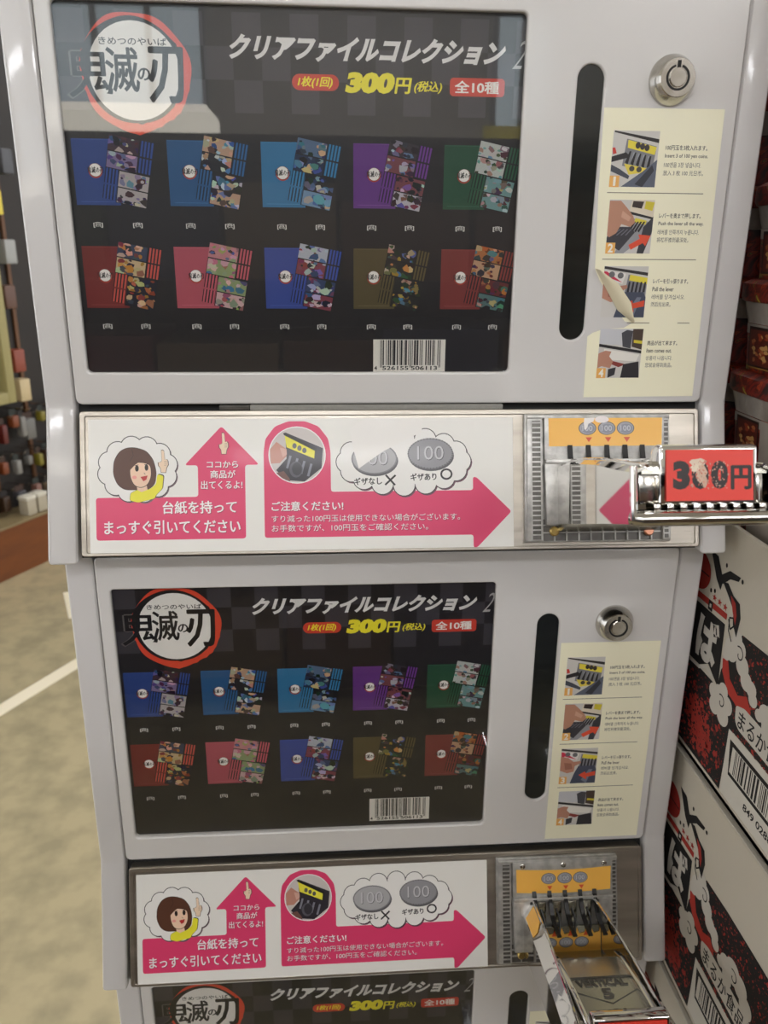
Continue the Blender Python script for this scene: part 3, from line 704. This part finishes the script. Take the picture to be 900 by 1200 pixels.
    obj('guide_blocks', ps, CHROMEW, cm)
    for x in (120.6, 133.6, 146.8, 159.8, 172.2):
        path = [(x, o0+61.6, 12.9), (x, 22, 13.8), (x+.3, 16, 15.2), (x+.8, 8, 19.0), (x+1.6, 2, 25.5), (x+2.4, -1.5, 34)]
        f_ = MB(); w = 1.7
        vs = []; fs = []
        for j, (px, v, u) in enumerate(path):
            th = 2.4 if j else 1.6
            for (dx, dn) in ((-w,-th*.0),(w,-th*.0),(w,th),(-w,th)): vs.append(Fl(px+dx, v+dn*.75, u+dn*.6))
        for j in range(len(path)-1):
            for i in range(4): fs.append((j*4+i, j*4+(i+1) % 4, (j+1)*4+(i+1) % 4, (j+1)*4+i))
        fs.append((3,2,1,0)); m_ = len(path)-1; fs.append((m_*4, m_*4+1, m_*4+2, m_*4+3)); f_.add(vs, fs)
        # rounded guide loop beside the fin
        f_.tube([(x+5.2+1.6*math.sin(math.pi*q/8)*1.2, 12-17*q/8, 15+9*q/8) for q in range(9)], 1.0, n=6, F=Fl)
        obj('coin_fin', f_, BLACKP, cm, smooth=False)
    # ---- lever
    lv = thing_part = None
    # tray profile (v, u) extruded along x
    th = 2.0
    prof = [(-4,14.5),(-25,14.5),(-25,19),(-20,33),(-12,50),(-3,62),(4,70),(8.5,80),(9,120),(9,164),(6.5,164),(6.5,120),(6,82),(1,73),(-6,65),(-15,52),(-23,34),(-28,19),(-28,12.5),(-4,12.5)]
    tray = MB().prism([(v, u) for v, u in prof], 112, 178.5, perm=lambda a, b, c_: (c_, a, b), F=Fl, bev=0)
    lv = obj('lever', tray, PLATE, t)
    for sd in (-1, 1):
        q = MB()
        def X(u, o): 
            xi = (112.5-5.5*(u-10)/157) if sd < 0 else (178.5+4.5*(u-10)/157)
            return xi+sd*o
        top = [(17.5,8),(20,22),(19.5,60),(17,105),(13,140),(10.5,166)]; low = [(7,8),(8,22),(8,60),(7,105),(4,140),(2,166)] if k else [(v-3, u) for v, u in top]; bot = [(-19,166),(-20,120),(-22,60),(-23,8)]
        ring_ = low+bot; a_ = [Fl(X(u, -1.2), v, u) for v, u in ring_]; b_ = [Fl(X(u, 1.2), v, u) for v, u in ring_]; m_ = len(ring_)
        q.add(a_+b_, [tuple(range(m_)), tuple(range(m_, 2*m_))[::-1]]+[(i, (i+1) % m_, m_+(i+1) % m_, m_+i) for i in range(m_)])
        obj('side_wall', q, CHROME, lv, smooth=False)
        q = MB(); fl0 = low     # slanted upper flange of the wall
        L0 = [Fl(X(u, 1.3), v, u) for v, u in fl0]; L1 = [Fl(X(u, -6.5), v2, u) for (v2, u) in top]
        L2 = [Fl(X(u, -7.6), v2-1.0, u) for (v2, u) in top]; L3 = [Fl(X(u, 0), v-1.2, u) for v, u in fl0]
        n_ = len(L0); q.add(L0+L1+L2+L3, [(a*n_+i, a*n_+i+1, ((a+1) % 4)*n_+i+1, ((a+1) % 4)*n_+i) for a in range(4) for i in range(n_-1)]+[(0,n_,2*n_,3*n_), (n_-1,4*n_-1,3*n_-1,2*n_-1)])
        obj('wall_flange', q, CHROME, lv, smooth=False)
        # rolled rim on the wall's upper edge
        q = MB().tube([(X(u, -7), v, u) for v, u in top], 1.2, n=10, F=Fl)
        q.tube([(X(166, 0), v, 166) for v in (10.5, 4, -4, -12, -17)], 2.0, n=10, F=Fl)
        obj('rolled_edge', q, CHROME, lv)
        # inner rail along the top plate
        xi = 120.5 if sd < 0 else 170.5
        q = MB().prism([(8,70),(12.5,84),(13.5,120),(13.5,158),(5,160),(5,74)], xi-2.2, xi+2.2, perm=lambda a, b, c_: (c_, a, b), F=Fl, bev=.8)
        obj('rail', q, CHROME, lv)
    # end block with price plate
    eb = MB().prism([(-9.5,150),(-9.5,163.5),(20.5,164.5),(22.2,160),(20.5,154),(9,146)], 121.5, 173.5, perm=lambda a, b, c_: (c_, a, b), F=Fl, bev=1.6, seg=3)
    obj('end_block', eb, CHROME, lv)
    obj('end_shoulder', MB().box(112, 122, -9, 12, 150, 160, F=Fl, bev=2), CHROMEW, lv); obj('end_shoulder', MB().box(173, 179, -9, 12, 150, 160, F=Fl, bev=2), CHROMEW, lv)
    bar = MB().tube([(107, -16, 163), (111, -16.4, 167), (146, -16.4, 168), (180, -16.4, 167), (184, -16, 163)], 3.9, n=14, F=Fl)
    obj('grip_bar', bar, CHROMEW, lv)
    tth = MB()
    for i in range(9): tth.box(118+i*7, 121.6+i*7, -12.6, -8.8, 154, 165.5, F=Fl, bev=.7)
    tth.box(114, 178, -13.6, -12.2, 148, 163, F=Fl)
    obj('teeth', tth, CHROMEW, lv)
    und = MB().box(110, 180, -17, -13, 60, 158, F=Fl, bev=1); obj('under_plate', und, BLACKP, lv)
    c = CV(Fl, 165.0, .02)
    c.rect(124.6, 170.8, -7.4, 18.8, (232,66,52), 1)
    if has_price:
        Bk = (40,30,28)
        c.text('3', 128.2, 137.2, -1.6, 13.2, Bk, 2, off=.07); c.text('0', 138.0, 147.2, -1.6, 13.2, Bk, 2, off=.07); c.text('0', 148.2, 157.4, -1.6, 13.2, Bk, 2, off=.07)
        c.text('円', 159.2, 169.4, -1.6, 10.4, Bk, 2, off=.07)
        rn = random.Random(5)
        def blot(x, y, rx, ry, col, l, m=11):
            c.poly([(x+rx*rn.uniform(.6,1.15)*math.cos(2*math.pi*i/m), y+ry*rn.uniform(.6,1.15)*math.sin(2*math.pi*i/m)) for i in range(m)], col, l)
        blot(141.2, 12, 4.3, 2.4, (226,205,182), 4); blot(143, 7, 3.4, 5, (214,180,156), 5); blot(145, 2.4, 1.7, 3.2, (208,172,150), 4); blot(140, 9.5, 3, 2, (230,214,192), 6)
        for _ in range(110):
            x = rn.uniform(137, 158); y = rn.uniform(-1.4, 13); blot(x, y, rn.uniform(.25,.6), rn.uniform(.25,.7), rn.choice([(214,150,128),(198,96,80),(190,160,140)]), 7, 6)
    obj('price_plate', c, PRINT, lv, smooth=False, label='red price plate with black lettering')
    # raised lettering on the lever's plate
    tm = MB()
    FT = lambda x, y, z: Fl(x, 9+z, 0-y)
    for s_, x0, x1, y0, y1 in (('VERTICAL', 127, 164, -113, -105), ('5', 142, 150, -127, -116), ('GI', 140, 153, -146, -138)):
        vs, fs = textmesh(s_, .03, 2); n_ = len(vs)
        tm.add([FT(x0+(x1-x0)*a, y0+(y1-y0)*b, .55) for a, b in vs], fs)
        # side skirts
        from collections import Counter
        ec = Counter(); 
        for f in fs:
            for i in range(len(f)): ec[frozenset((f[i], f[(i+1) % len(f)]))] += 1
        for ed, cn in ec.items():
            if cn == 1:
                i, j = tuple(ed); A = vs[i]; B_ = vs[j]; P_ = lambda w, z: FT(x0+(x1-x0)*w[0], y0+(y1-y0)*w[1], z)
                tm.add([P_(A,.55), P_(B_,.55), P_(B_,-.1), P_(A,-.1)], [(0,1,2,3)])
    tm.prism([(122.5,-103.6),(169,-103.6),(169,-102.4),(122.5,-102.4)], -.1, .6, F=FT)
    for A, B_ in (((122.5,-118),(146,-132)), ((169,-118),(146,-132)), ((122.5,-103),(122.5,-118)), ((169,-103),(169,-118))):
        tm.tube([(A[0],A[1],0), (B_[0],B_[1],0)], .45, n=5, F=FT)
    obj('raised_lettering', tm, CASTD, lv, smooth=False)
    # lower orange sticker on the tray behind the fins, and on its left wall
    c = CV(lambda x, y, z: Fl(x, -24+y+z*.9, 18+y*-.05+z*.45+y*0), 4.5, .02)
    FLo = lambda x, y, z: Fl(x, -27.2+y*.905+z*.42, 16.5+y*.40*2.3-0+z*.9)
    c = CV(FLo, 3.2, .02)
    c.rect(113.8, 177, 4, 26, ORG_, 1)
    for x in (133.4, 147.2, 160.6):
        c.el(x, 11.5, 6.1, 4.6, (92,92,96), 2, 26); c.el(x, 11.5, 5.5, 4.1, (164,163,170), 3, 26); c.text('100', x-3.6, x+3.6, 9.6, 13.4, (206,206,212), 5, res=2)
        c.poly([(x-2.2, 17.6), (x+2.2, 17.6), (x, 22.4)], (224,84,44), 3)
    c0_ = c
    c = CV(lambda x, y, z: Fl(x, y, 15+z), 0, .02)
    top_ = [(177,-5)]
    for x in (172.2, 159.8, 146.8, 133.6, 120.6): top_ += [(x+5,-3.5),(x+3.4,-9),(x-1,-10),(x-3,-5)]
    c.poly([(114,-26),(177,-26)]+top_+[(114,-4)], ORG_, 1)
    for x in (133.4, 147.2, 160.6):
        c.el(x, -17, 6.1, 4.4, (92,92,96), 2, 26); c.el(x, -17, 5.5, 3.9, (164,163,170), 3, 26); c.text('100', x-3.6, x+3.6, -18.8, -15.2, (206,206,212), 5, res=2)
        c.poly([(x-2.4+4, -11.6), (x+2.4+4, -11.6), (x+4, -6.6)], (224,84,44), 3)
    obj('lower_coin_sticker', c, GPRINT, lv, smooth=False, label='orange sticker with three coins on the lever')
    if k > 0:
        # on the slanted flange: x = distance outward, y = 0 (lower edge) .. 1 (upper edge)
        c = CV(lambda x, y, z: Fl(112.5-5.5*(x-10)/157-1.3+y*7.8-z, 8+y*12+z, x), .25, .02)
        c.poly([(22.5,.08),(22.5,.92),(46,.92),(52,.5),(50,.08)][::-1], ORG_, 1)
        obj('side_sticker', c, GPRINT, lv, smooth=False, label='orange sticker on the lever\'s edge')
    return t

unit(0, 'uppermost white card vending unit, its sticker torn and its dark glass full of reflections', True, 1.4, -4.3, -11.5, False, True)
unit(1, 'white card vending unit in the middle of the stack, chrome lever seen from above', False, 0, 0, -16.4, True, True)
unit(2, 'lowest white card vending unit, only its top edge showing at the bottom', False, .5, -3, -16.4, True, True)
# stand
_z = CZ-2*PITCHZ
t = thing('machine_stand', 'white metal stand under the stack of vending units', 'stand', (0, .15, ZF))
f = lambda x, y, z: Vector((x, y, z))
obj('cabinet', MB().box(-.235, .235, .0, .30, ZF+.03, _z-.0005, F=f, bev=.004), WHITE, t)
for sx in (-1, 1):
    for y in (.03, .27): obj('foot', MB().box(sx*.21-.02, sx*.21+.02, y-.02, y+.02, ZF, ZF+.0305, F=f), BLACKP, t)

# ================================================================== CARTONS
XC = .2505
def Fk(a, y, z=0): return Vector((XC-z*K, -a*K, y*K))
WHT = (216,211,201)
def carton_print(seed, a1=128):
    """front-side print; coordinates: a toward the viewer, z height (as measured on the upper carton)"""
    c = CV(Fk, .15, .02); rn = random.Random(seed); B = (15,11,11); R = (164,42,32); G = (206,200,190)
    def blob(x, y, rx, ry, col, l, m=10, j=.25): c.poly([(x+rx*rn.uniform(1-j,1+j)*math.cos(2*math.pi*i/m), y+ry*rn.uniform(1-j,1+j)*math.sin(2*math.pi*i/m)) for i in range(m)], col, l)
    # big dark field
    c.poly([(-90,-291),(53,-291),(55,-238),(60,-236),(128,-236),(220,-236),(220,-159),(120,-158),(87,-158),(52,-160),(47,-166),(44,-176),(30,-200),(28,-216),(-90,-216)][::1], B, 1)
    # red speckle
    for _ in range(3400):
        x = rn.uniform(-60, 200); y = rn.uniform(-289, -160)
        if (x > 52 and y < -237) or (y > -218 and x < 50): continue
        s = rn.choice((.4,.5,.6,.8,1.1,1.6)); s *= rn.uniform(.8,1.3)*(1.35 if (x < 45 and y < -225) else .8 if rn.random() < .6 else 1.1); blob(x, y, s, s*rn.uniform(.5, 1.2), R if rn.random() < .5 else (96,28,24), 2, 5, .5)
    
    for _ in range(420):
        a = rn.uniform(0, 6.28); rr_ = rn.random()**.6; blob(8+24*rr_*math.cos(a), -262+(20*rr_)*math.sin(a)-.25*24*rr_*math.cos(a), rn.uniform(.6,2.4), rn.uniform(.8,3), (158,46,34) if rn.random() < .8 else R, 3, 6, .5)
    for _ in range(60): blob(rn.uniform(-15,36), rn.uniform(-285,-242), rn.uniform(.6,2.2), rn.uniform(.4,1.4), B, 4, 6, .5)
    c.poly([(30,-190),(38,-188),(44,-200),(58,-206),(70,-200),(78,-208),(78,-232),(70,-222),(56,-214),(44,-212),(32,-200)], (184,52,40), 3)
    # white clouds
    for (x, y, r) in ((34,-222,11),(28,-232,8),(42,-233,9),(46,-222,8),(38,-214,7),(24,-222,7)): c.el(x, y, r, r*.9, G, 5, 20)
    for (x, y, r) in ((40,-178,10),(52,-172,8),(58,-182,9),(66,-190,8),(74,-192,7),(34,-184,6),(46,-166,7),(78,-198,6)): c.el(x, y, r, r*.9, G, 5, 20)
    for (x, y, r) in ((96,-200,9),(106,-196,11),(118,-198,10),(128,-206,9),(100,-208,7),(88,-204,5)): c.el(x, y, r, r*.9, G, 5, 20)
    for (cx, cy, r0) in ((37,-224,6),(52,-176,6.5),(108,-199,6)):
        p = [(cx+(r0*(1-i/22))*math.cos(2.2-i*.33), cy+(r0*(1-i/22))*math.sin(2.2-i*.33)) for i in range(17)]; c.line(p, 1.1, B, 6)
    # emblem block
    c.poly([(-80,-167),(26,-164),(29,-216),(10,-206),(-4,-214),(-80,-217)][::-1], B, 4)
    c.line([(-20,-217),(-4,-216),(8,-210),(18,-212),(28,-220)], 2.6, G, 6)
    c.text('ば', -14.5, 21, -208, -169, G, 7, off=.05)
    c.text('そ', -66, -26, -208, -169, G, 7, off=.05)
    c.poly([(-80,-158),(27,-155),(27,-160),(-80,-164)], R, 4); c.rect(-3, 4, -164, -156, B, 5); c.rect(-.8, 1.8, -161.5, -158.5, G, 6)
    for x in (5, 13.5, 22.5): 
        st_ = []
        for i in range(10): a = math.pi/2+i*math.pi/5; r = 3.8 if i % 2 == 0 else 1.6; st_.append((x+r*math.cos(a), -151.3+r*.85*math.sin(a)))
        c.poly(st_, R, 4)
    c.el(-24, -139, 18.5, 15.5, R, 4, 32); c.line([(-40,-139),(-8,-139)], 1.2, B, 5)
    # ink dragon strokes
    c.poly([(-10,-117),(2,-118),(10,-128),(14,-134),(12,-142),(4,-136),(-2,-128)], B, 5); c.poly([(10,-130),(22,-122),(38,-121),(36,-125),(24,-128),(14,-136)], B, 5)
    c.poly([(14,-134),(22,-132),(32,-138),(42,-140),(46,-150),(44,-166),(38,-160),(34,-148),(26,-142)], B, 5); c.poly([(28,-139),(36,-142),(40,-150),(40,-158),(34,-150)], R, 6)
    for x, y in ((16,-120),(41,-123),(-2,-148),(4,-146)): c.el(x, y, 1.6, 1.9, B, 5, 8)
    c.line([(30,-158),(34,-164),(38,-160),(36,-154),(31,-156),(32,-166),(38,-172)], 1.3, B, 6)
    # maker's name on a white ribbon
    c.poly(arrowpts([(58,-214),(70,-210),(150,-212),(150,-232),(66,-230),(60,-226)][::-1], 3), G, 7)
    c.text('まるか食品株式会社', 64, 186, -228.5, -213.5, B, 8, off=.015)
    # barcode
    c.poly([(55,-238),(55,-278),(60,-290),(200,-290),(200,-238)][::-1] if 0 else [(54,-236.5),(200,-236.5),(200,-291),(54,-291)][::-1], WHT, 6)
    c.poly([(58,-243),(170,-243),(170,-271),(62,-271)][::-1], B, 7); c.rect(63, 166, -268, -246.5, WHT, 8)
    x = 68; rn2 = random.Random(2)
    while x < 160:
        w = rn2.choice((.9, .9, 1.8, 2.6)); c.rect(x, x+w, -267, -247, B, 9); x += w+rn2.choice((1, 1, 1.8, 2.6))
    c.text('849 02885', 88, 132, -282.5, -276.5, B, 8, off=.02)
    return c
CTM = mat('carton_board', (204,196,180), .8, bump=(90, .2, .001))
cart = carton_print(11)
CART = None
spec = [(0.0, 0, 'white noodle carton with black and red dragon print, open top full of tubs'), (-.2145, 5, 'white noodle carton printed black and red, second from the top beside the vending units'),
        (-.429, 8, 'white noodle carton printed black and red, third from the top beside the vending units')]
for i, (dz, da, lb) in enumerate(spec):
    zt, zb = -.088+dz, -.2975+dz
    y0, y1 = -.23, .28
    t = thing('cardboard_carton', lb, 'carton', (XC+.19, (y0+y1)/2, zb), group='noodle cartons beside the vending units')
    q = MB(); w = .0035; x0, x1 = XC, XC+.38
    if i == 0:
        for a in ((x0, x0+w, y0, y1), (x1-w, x1, y0, y1), (x0+w, x1-w, y0, y0+w), (x0+w, x1-w, y1-w, y1)): q.box(a[0], a[1], a[2], a[3], zb, zt, F=f)
        q.box(x0, x1, y0, y1, zb, zb+w, F=f); q.box(x0+w, x1-w, y0+w, y1-w, zb+.18, zb+.188, F=f)
    else:
        q.box(x0, x1, y0, y1, zb, zt-.001, F=f, bev=.003)
    obj('board', q, CTM, t, smooth=False)
    sd = carton_print(11+i*0)
    # shift and clip the print to the carton's side
    vs = []
    for v in sd.v: vs.append((v[0], v[1]-da*K, v[2]+dz))
    sd.v = [(x, max(y0+.002, min(y1-.002, y)), max(zb+.001, z)) for x, y, z in vs]
    obj('side_print', sd, CARD, t, smooth=False)
    if i: 
        fl_ = MB().box(x0-.001, x0+.03, y0, y1, zt-.001, zt+.0004, F=f, bev=.0003) ; obj('flap', fl_, mat('carton_tape', (196,190,178), .35, coat=.3), t)
t = thing('cardboard_carton', 'plain tall carton standing on the floor under the printed noodle cartons', 'carton', (XC+.19, .025, ZF))
obj('board', MB().box(XC, XC+.38, -.23, .28, ZF, -.2975-.429-.0006, F=f, bev=.004), CTM, t)

# ================================================================== NOODLE TUBS
def flame():
    m = mat('flame_print', rough=.45); nt = m.node_tree; b = nt.nodes['Principled BSDF']
    tc = nt.nodes.new('ShaderNodeTexCoord'); n1 = nt.nodes.new('ShaderNodeTexNoise'); n1.inputs['Scale'].default_value = 46; n1.inputs['Detail'].default_value = 4; n1.inputs['Distortion'].default_value = 1.6
    cr = nt.nodes.new('ShaderNodeValToRGB'); nt.links.new(tc.outputs['Object'], n1.inputs['Vector']); nt.links.new(n1.outputs['Fac'], cr.inputs[0])
    e = cr.color_ramp; e.elements[0].position = .3; e.elements[0].color = (*srgb((24,14,12)), 1); e.elements[1].position = .78; e.elements[1].color = (*srgb((200,170,60)), 1)
    for p, c_ in ((.40, (60,16,12)), (.48, (128,32,20)), (.54, (64,16,14)), (.59, (168,60,26)), (.635, (60,20,14)), (.68, (150,140,50))):
        x = e.elements.new(p); x.color = (*srgb(c_), 1)
    nt.links.new(cr.outputs[0], b.inputs['Base Color']); return m
FLAME = flame(); TUBW = mat('tub_white', (172,165,156), .35, coat=.3, bump=(45, .7, .004), mix=(26, (128,118,108), .4, .68)); WRAP = mat('tub_lower_print', (92,30,22), .3, coat=.4, mix=(60, (180,110,60), .45, .7), bump=(60, .3, .002))
def ring4(x0, x1, y0, y1, r, z): return [Vector((x, y, z)) for x, y in rrect(x0, x1, y0, y1, r, 6)]
def loft(rings, cap=True):
    q = MB(); n = len(rings[0]); vs = [v for r in rings for v in r]; fs = []
    for j in range(len(rings)-1):
        for i in range(n): fs.append((j*n+i, j*n+(i+1) % n, (j+1)*n+(i+1) % n, (j+1)*n+i))
    if cap: fs.append(tuple(range(n))[::-1]); fs.append(tuple((len(rings)-1)*n+i for i in range(n)))
    return q.add(vs, fs)
TH = .0648; ZB0 = -.1085
row_words = ['lowest', 'second lowest', 'middle', 'second highest', 'highest']
def tub(xo, yo, lvl, label, meshes={}):
    x0, x1, y0, y1 = 0, .172, 0, .132; r = .026
    if not meshes:
        meshes['body'] = loft([ring4(x0+.007, x1-.007, y0+.007, y1-.007, r*.9, .0), ring4(x0+.004, x1-.004, y0+.004, y1-.004, r, .034)]).mesh('body', FLAME)
        meshes['band'] = loft([ring4(x0+.004, x1-.004, y0+.004, y1-.004, r, .0341), ring4(x0+.001, x1-.001, y0+.001, y1-.001, r, .049)]).mesh('band', TUBW)
        meshes['lid'] = loft([ring4(x0, x1, y0, y1, r, .0492), ring4(x0-.001, x1+.001, y0-.001, y1+.001, r, .052), ring4(x0-.001, x1+.001, y0-.001, y1+.001, r, .0615), ring4(x0+.003, x1-.003, y0+.003, y1-.003, r, TH-.0004)]).mesh('lid', FLAME)
        c = CV(lambda a, y, z: Vector((.0067-.003*y/34-z*K, .132-a*K, y*K)), 0, .05)
        for a0 in (20,):
            c.rect(a0+4, a0+112, 27, 33.8, (150,142,132), 1); c.rect(a0+42, a0+104, 1, 33.8, (158,150,141), 1); c.rect(a0+8, a0+40, 3, 32, (40,26,22), 2); c.rect(a0+9.5, a0+38.5, 5, 30, (92,36,26), 3)
            rq = random.Random(a0)
            for _ in range(34):
                px_, py_ = rq.uniform(a0+13, a0+35), rq.uniform(8, 27); c.poly([(px_+rq.uniform(1,4)*math.cos(1.05*j), py_+rq.uniform(.8,2.4)*math.sin(1.05*j)) for j in range(6)], rq.choice([(150,60,34),(196,150,90),(110,40,26),(170,100,60),(84,40,30)]), 4+_ % 3)
            c.line([(a0+8, 3), (a0+38, 3.4)], 1.0, (150,110,50), 5)
        pass
        meshes['label'] = c.mesh('side_label', GPRINT, False)
    t = thing('noodle_tub', label, 'noodle tub', (.086, .066, 0), (xo+.086, yo+.066, ZB0+lvl*TH))
    for k_, nm in (('body', 'body'), ('band', 'white_band'), ('lid', 'lid'), ('label', 'side_label')): obj(nm, meshes[k_], None, t)
    t['group'] = 'noodle tubs stacked on the open carton'
    return t
for lvl in range(6):
    rw = (row_words+['topmost'])[lvl] if lvl < 5 else 'topmost'
    tub(XC+.0055, -.085, lvl, 'flame printed noodle tub, %s of the near stack on the carton' % rw)
    tub(XC+.005, .052, lvl, 'flame printed noodle tub, %s of the far stack beside the vending unit' % rw)
    if lvl < 5: tub(XC+.0055+.18, -.085, lvl, 'flame printed noodle tub, %s of the stack right of the near one' % rw)

# ================================================================== PEGBOARD DISPLAY (far left)
D0 = Vector((-1.34, 2.5, 0)); TT = Vector((.43, .903, 0)).normalized(); NN = Vector((.903, -.43, 0)).normalized()
def Fp(s, z, n=0): return D0+TT*s+NN*n+Vector((0, 0, z))       # along the wall, height, outward (metres)
t = thing('pegboard_display', 'brown wooden pegboard display stand standing along the far aisle', 'display stand', Fp(0, ZF, -.1))
WOOD = mat('brown_wood', (116,62,10), .7, mix=(4, (98,50,8), .3, .7, (1,1,6)))
obj('back_board', MB().box(-1.6, 1.6, -.96, 1.4, -.24, -.16, F=Fp), mat('dark_pegboard', (34,24,16), .6, mix=(6, (24,18,13), .3, .7)), t)
obj('plinth', MB().box(-1.6, 1.6, ZF, -.965, -.24, 0, F=Fp), WOOD, t)
obj('plinth_edge', MB().box(-1.6, 1.6, -.9649, -.955, -.24, .004, F=Fp), mat('edge_strip', (128,112,80), .4), t)
rn = random.Random(12)
for s_ in [-1.2+.2*i for i in range(14)]: obj('upright', MB().box(s_-.008, s_+.008, -.955, 1.4, -.159, -.15, F=Fp), mat('wood_upright', (96,60,28), .5), t)
# framed glazed case on the board
w = thing('glazed_case', 'pale yellow framed glass case on the upper part of the pegboard', 'display case', Fp(-.4, -.5, -.15))
FRM = mat('pale_yellow_frame', (150,140,92), .5)
obj('case_back', MB().box(-1.2, .25, -.48, .42, -.149, -.12, F=Fp), mat('case_inside', (56,50,34), .7, mix=(9, (110,96,60), .5, .72)), w)
for a, b, z0, z1 in ((.235, .275, -.5, .44), (-1.24, .2349, -.5, -.455), (-1.24, .2349, .40, .44), (-1.24, -1.2, -.4549, .3999)): obj('frame_bar', MB().box(a, b, z0, z1, -.149, -.07, F=Fp, bev=.004), FRM, w)
cols = [('silver', (176,172,164)), ('orange', (190,96,48)), ('green', (90,124,70)), ('beige', (196,170,138)), ('grey', (120,118,122)), ('yellow', (198,180,60)), ('white', (206,200,190)), ('red', (150,52,40)), ('blue', (70,84,120)), ('pink', (200,140,120)), ('brown', (96,66,44))]
adj = ['small', 'slim', 'wide', 'long', 'short', 'round']
rows = [(-.535, 'upper'), (-.695, 'middle'), (-.83, 'lower')]
for z0_, rwn in rows:
    s_ = -.06; i = 0
    while s_ < .62:
        cn, cc = cols[(i*5+int(-z0_*100)) % len(cols)]; w_ = rn.uniform(.024, .05); h = rn.uniform(.03, .10); z = z0_+rn.uniform(-.02, .015)
        o = thing('hanging_pack', '%s packet on the %s hook row of the pegboard, %s from the left' % (cn, rwn, ['first','second','third','fourth','fifth','sixth','seventh','eighth','ninth','tenth','eleventh','twelfth','thirteenth','fourteenth','fifteenth','sixteenth','seventeenth','eighteenth'][i]), 'packet', Fp(s_, z-h, -.09), group='packets hanging on the pegboard')
        obj('header_card', MB().box(s_-w_/2, s_+w_/2, z-.03, z-.005, -.10, -.098, F=Fp), mat('card_dark_%d' % (i % 3), [(34,28,26),(60,40,30),(40,44,40)][i % 3], .6), o)
        obj('contents', MB().box(s_-w_/2, s_+w_/2, z-h-.02, z-.03, -.115, -.08, F=Fp, bev=.008), mat('pack_'+cn, tuple(int(v*.6) for v in cc), .35), o)
        obj('hook', MB().tube([(s_, z, -.158), (s_, z, -.05), (s_, z+.01, -.04)], .0022, n=6, F=Fp), CHROMEW, o)
        o.location.z += 0
        s_ += w_+rn.uniform(.006, .05); i += 1
for i, (s_, z, cn, cc) in enumerate(((.32,.30,'yellow',(206,186,60)),(.36,.12,'grey',(150,150,146)),(.33,-.05,'brown',(90,60,44)),(.335,-.30,'rust red',(130,60,40)),(.345,-.42,'cream',(190,170,130)),(.40,.45,'dark grey',(70,70,74)),(.36,.62,'black',(30,30,32)))):
    o = obj('hanging_pack', MB().box(s_-.025, s_+.03, z-.09, z, -.149, -.09, F=Fp, bev=.006), mat('pk_'+cn.replace(' ', '_'), cc, .4))
    tag(o, '%s packet hanging on the board right of the yellow framed case' % cn, 'packet', 'packets right of the framed case')
for i, s_ in enumerate((.225, .285)):
    o = thing('clear_box', ['pale clear plastic box on the plinth ledge, nearer one', 'pale clear plastic box on the plinth ledge, farther one'][i], 'box', Fp(s_, -.955, -.04))
    obj('body', MB().box(s_-.024, s_+.024, -.9545, -.89, -.06, -.012, F=Fp, bev=.004), mat('frosted_plastic', (170,160,140), .3), o)
    obj('lid', MB().box(s_-.026, s_+.026, -.8899, -.875, -.062, -.01, F=Fp, bev=.003), mat('pale_lid', (206,200,184), .4), o)
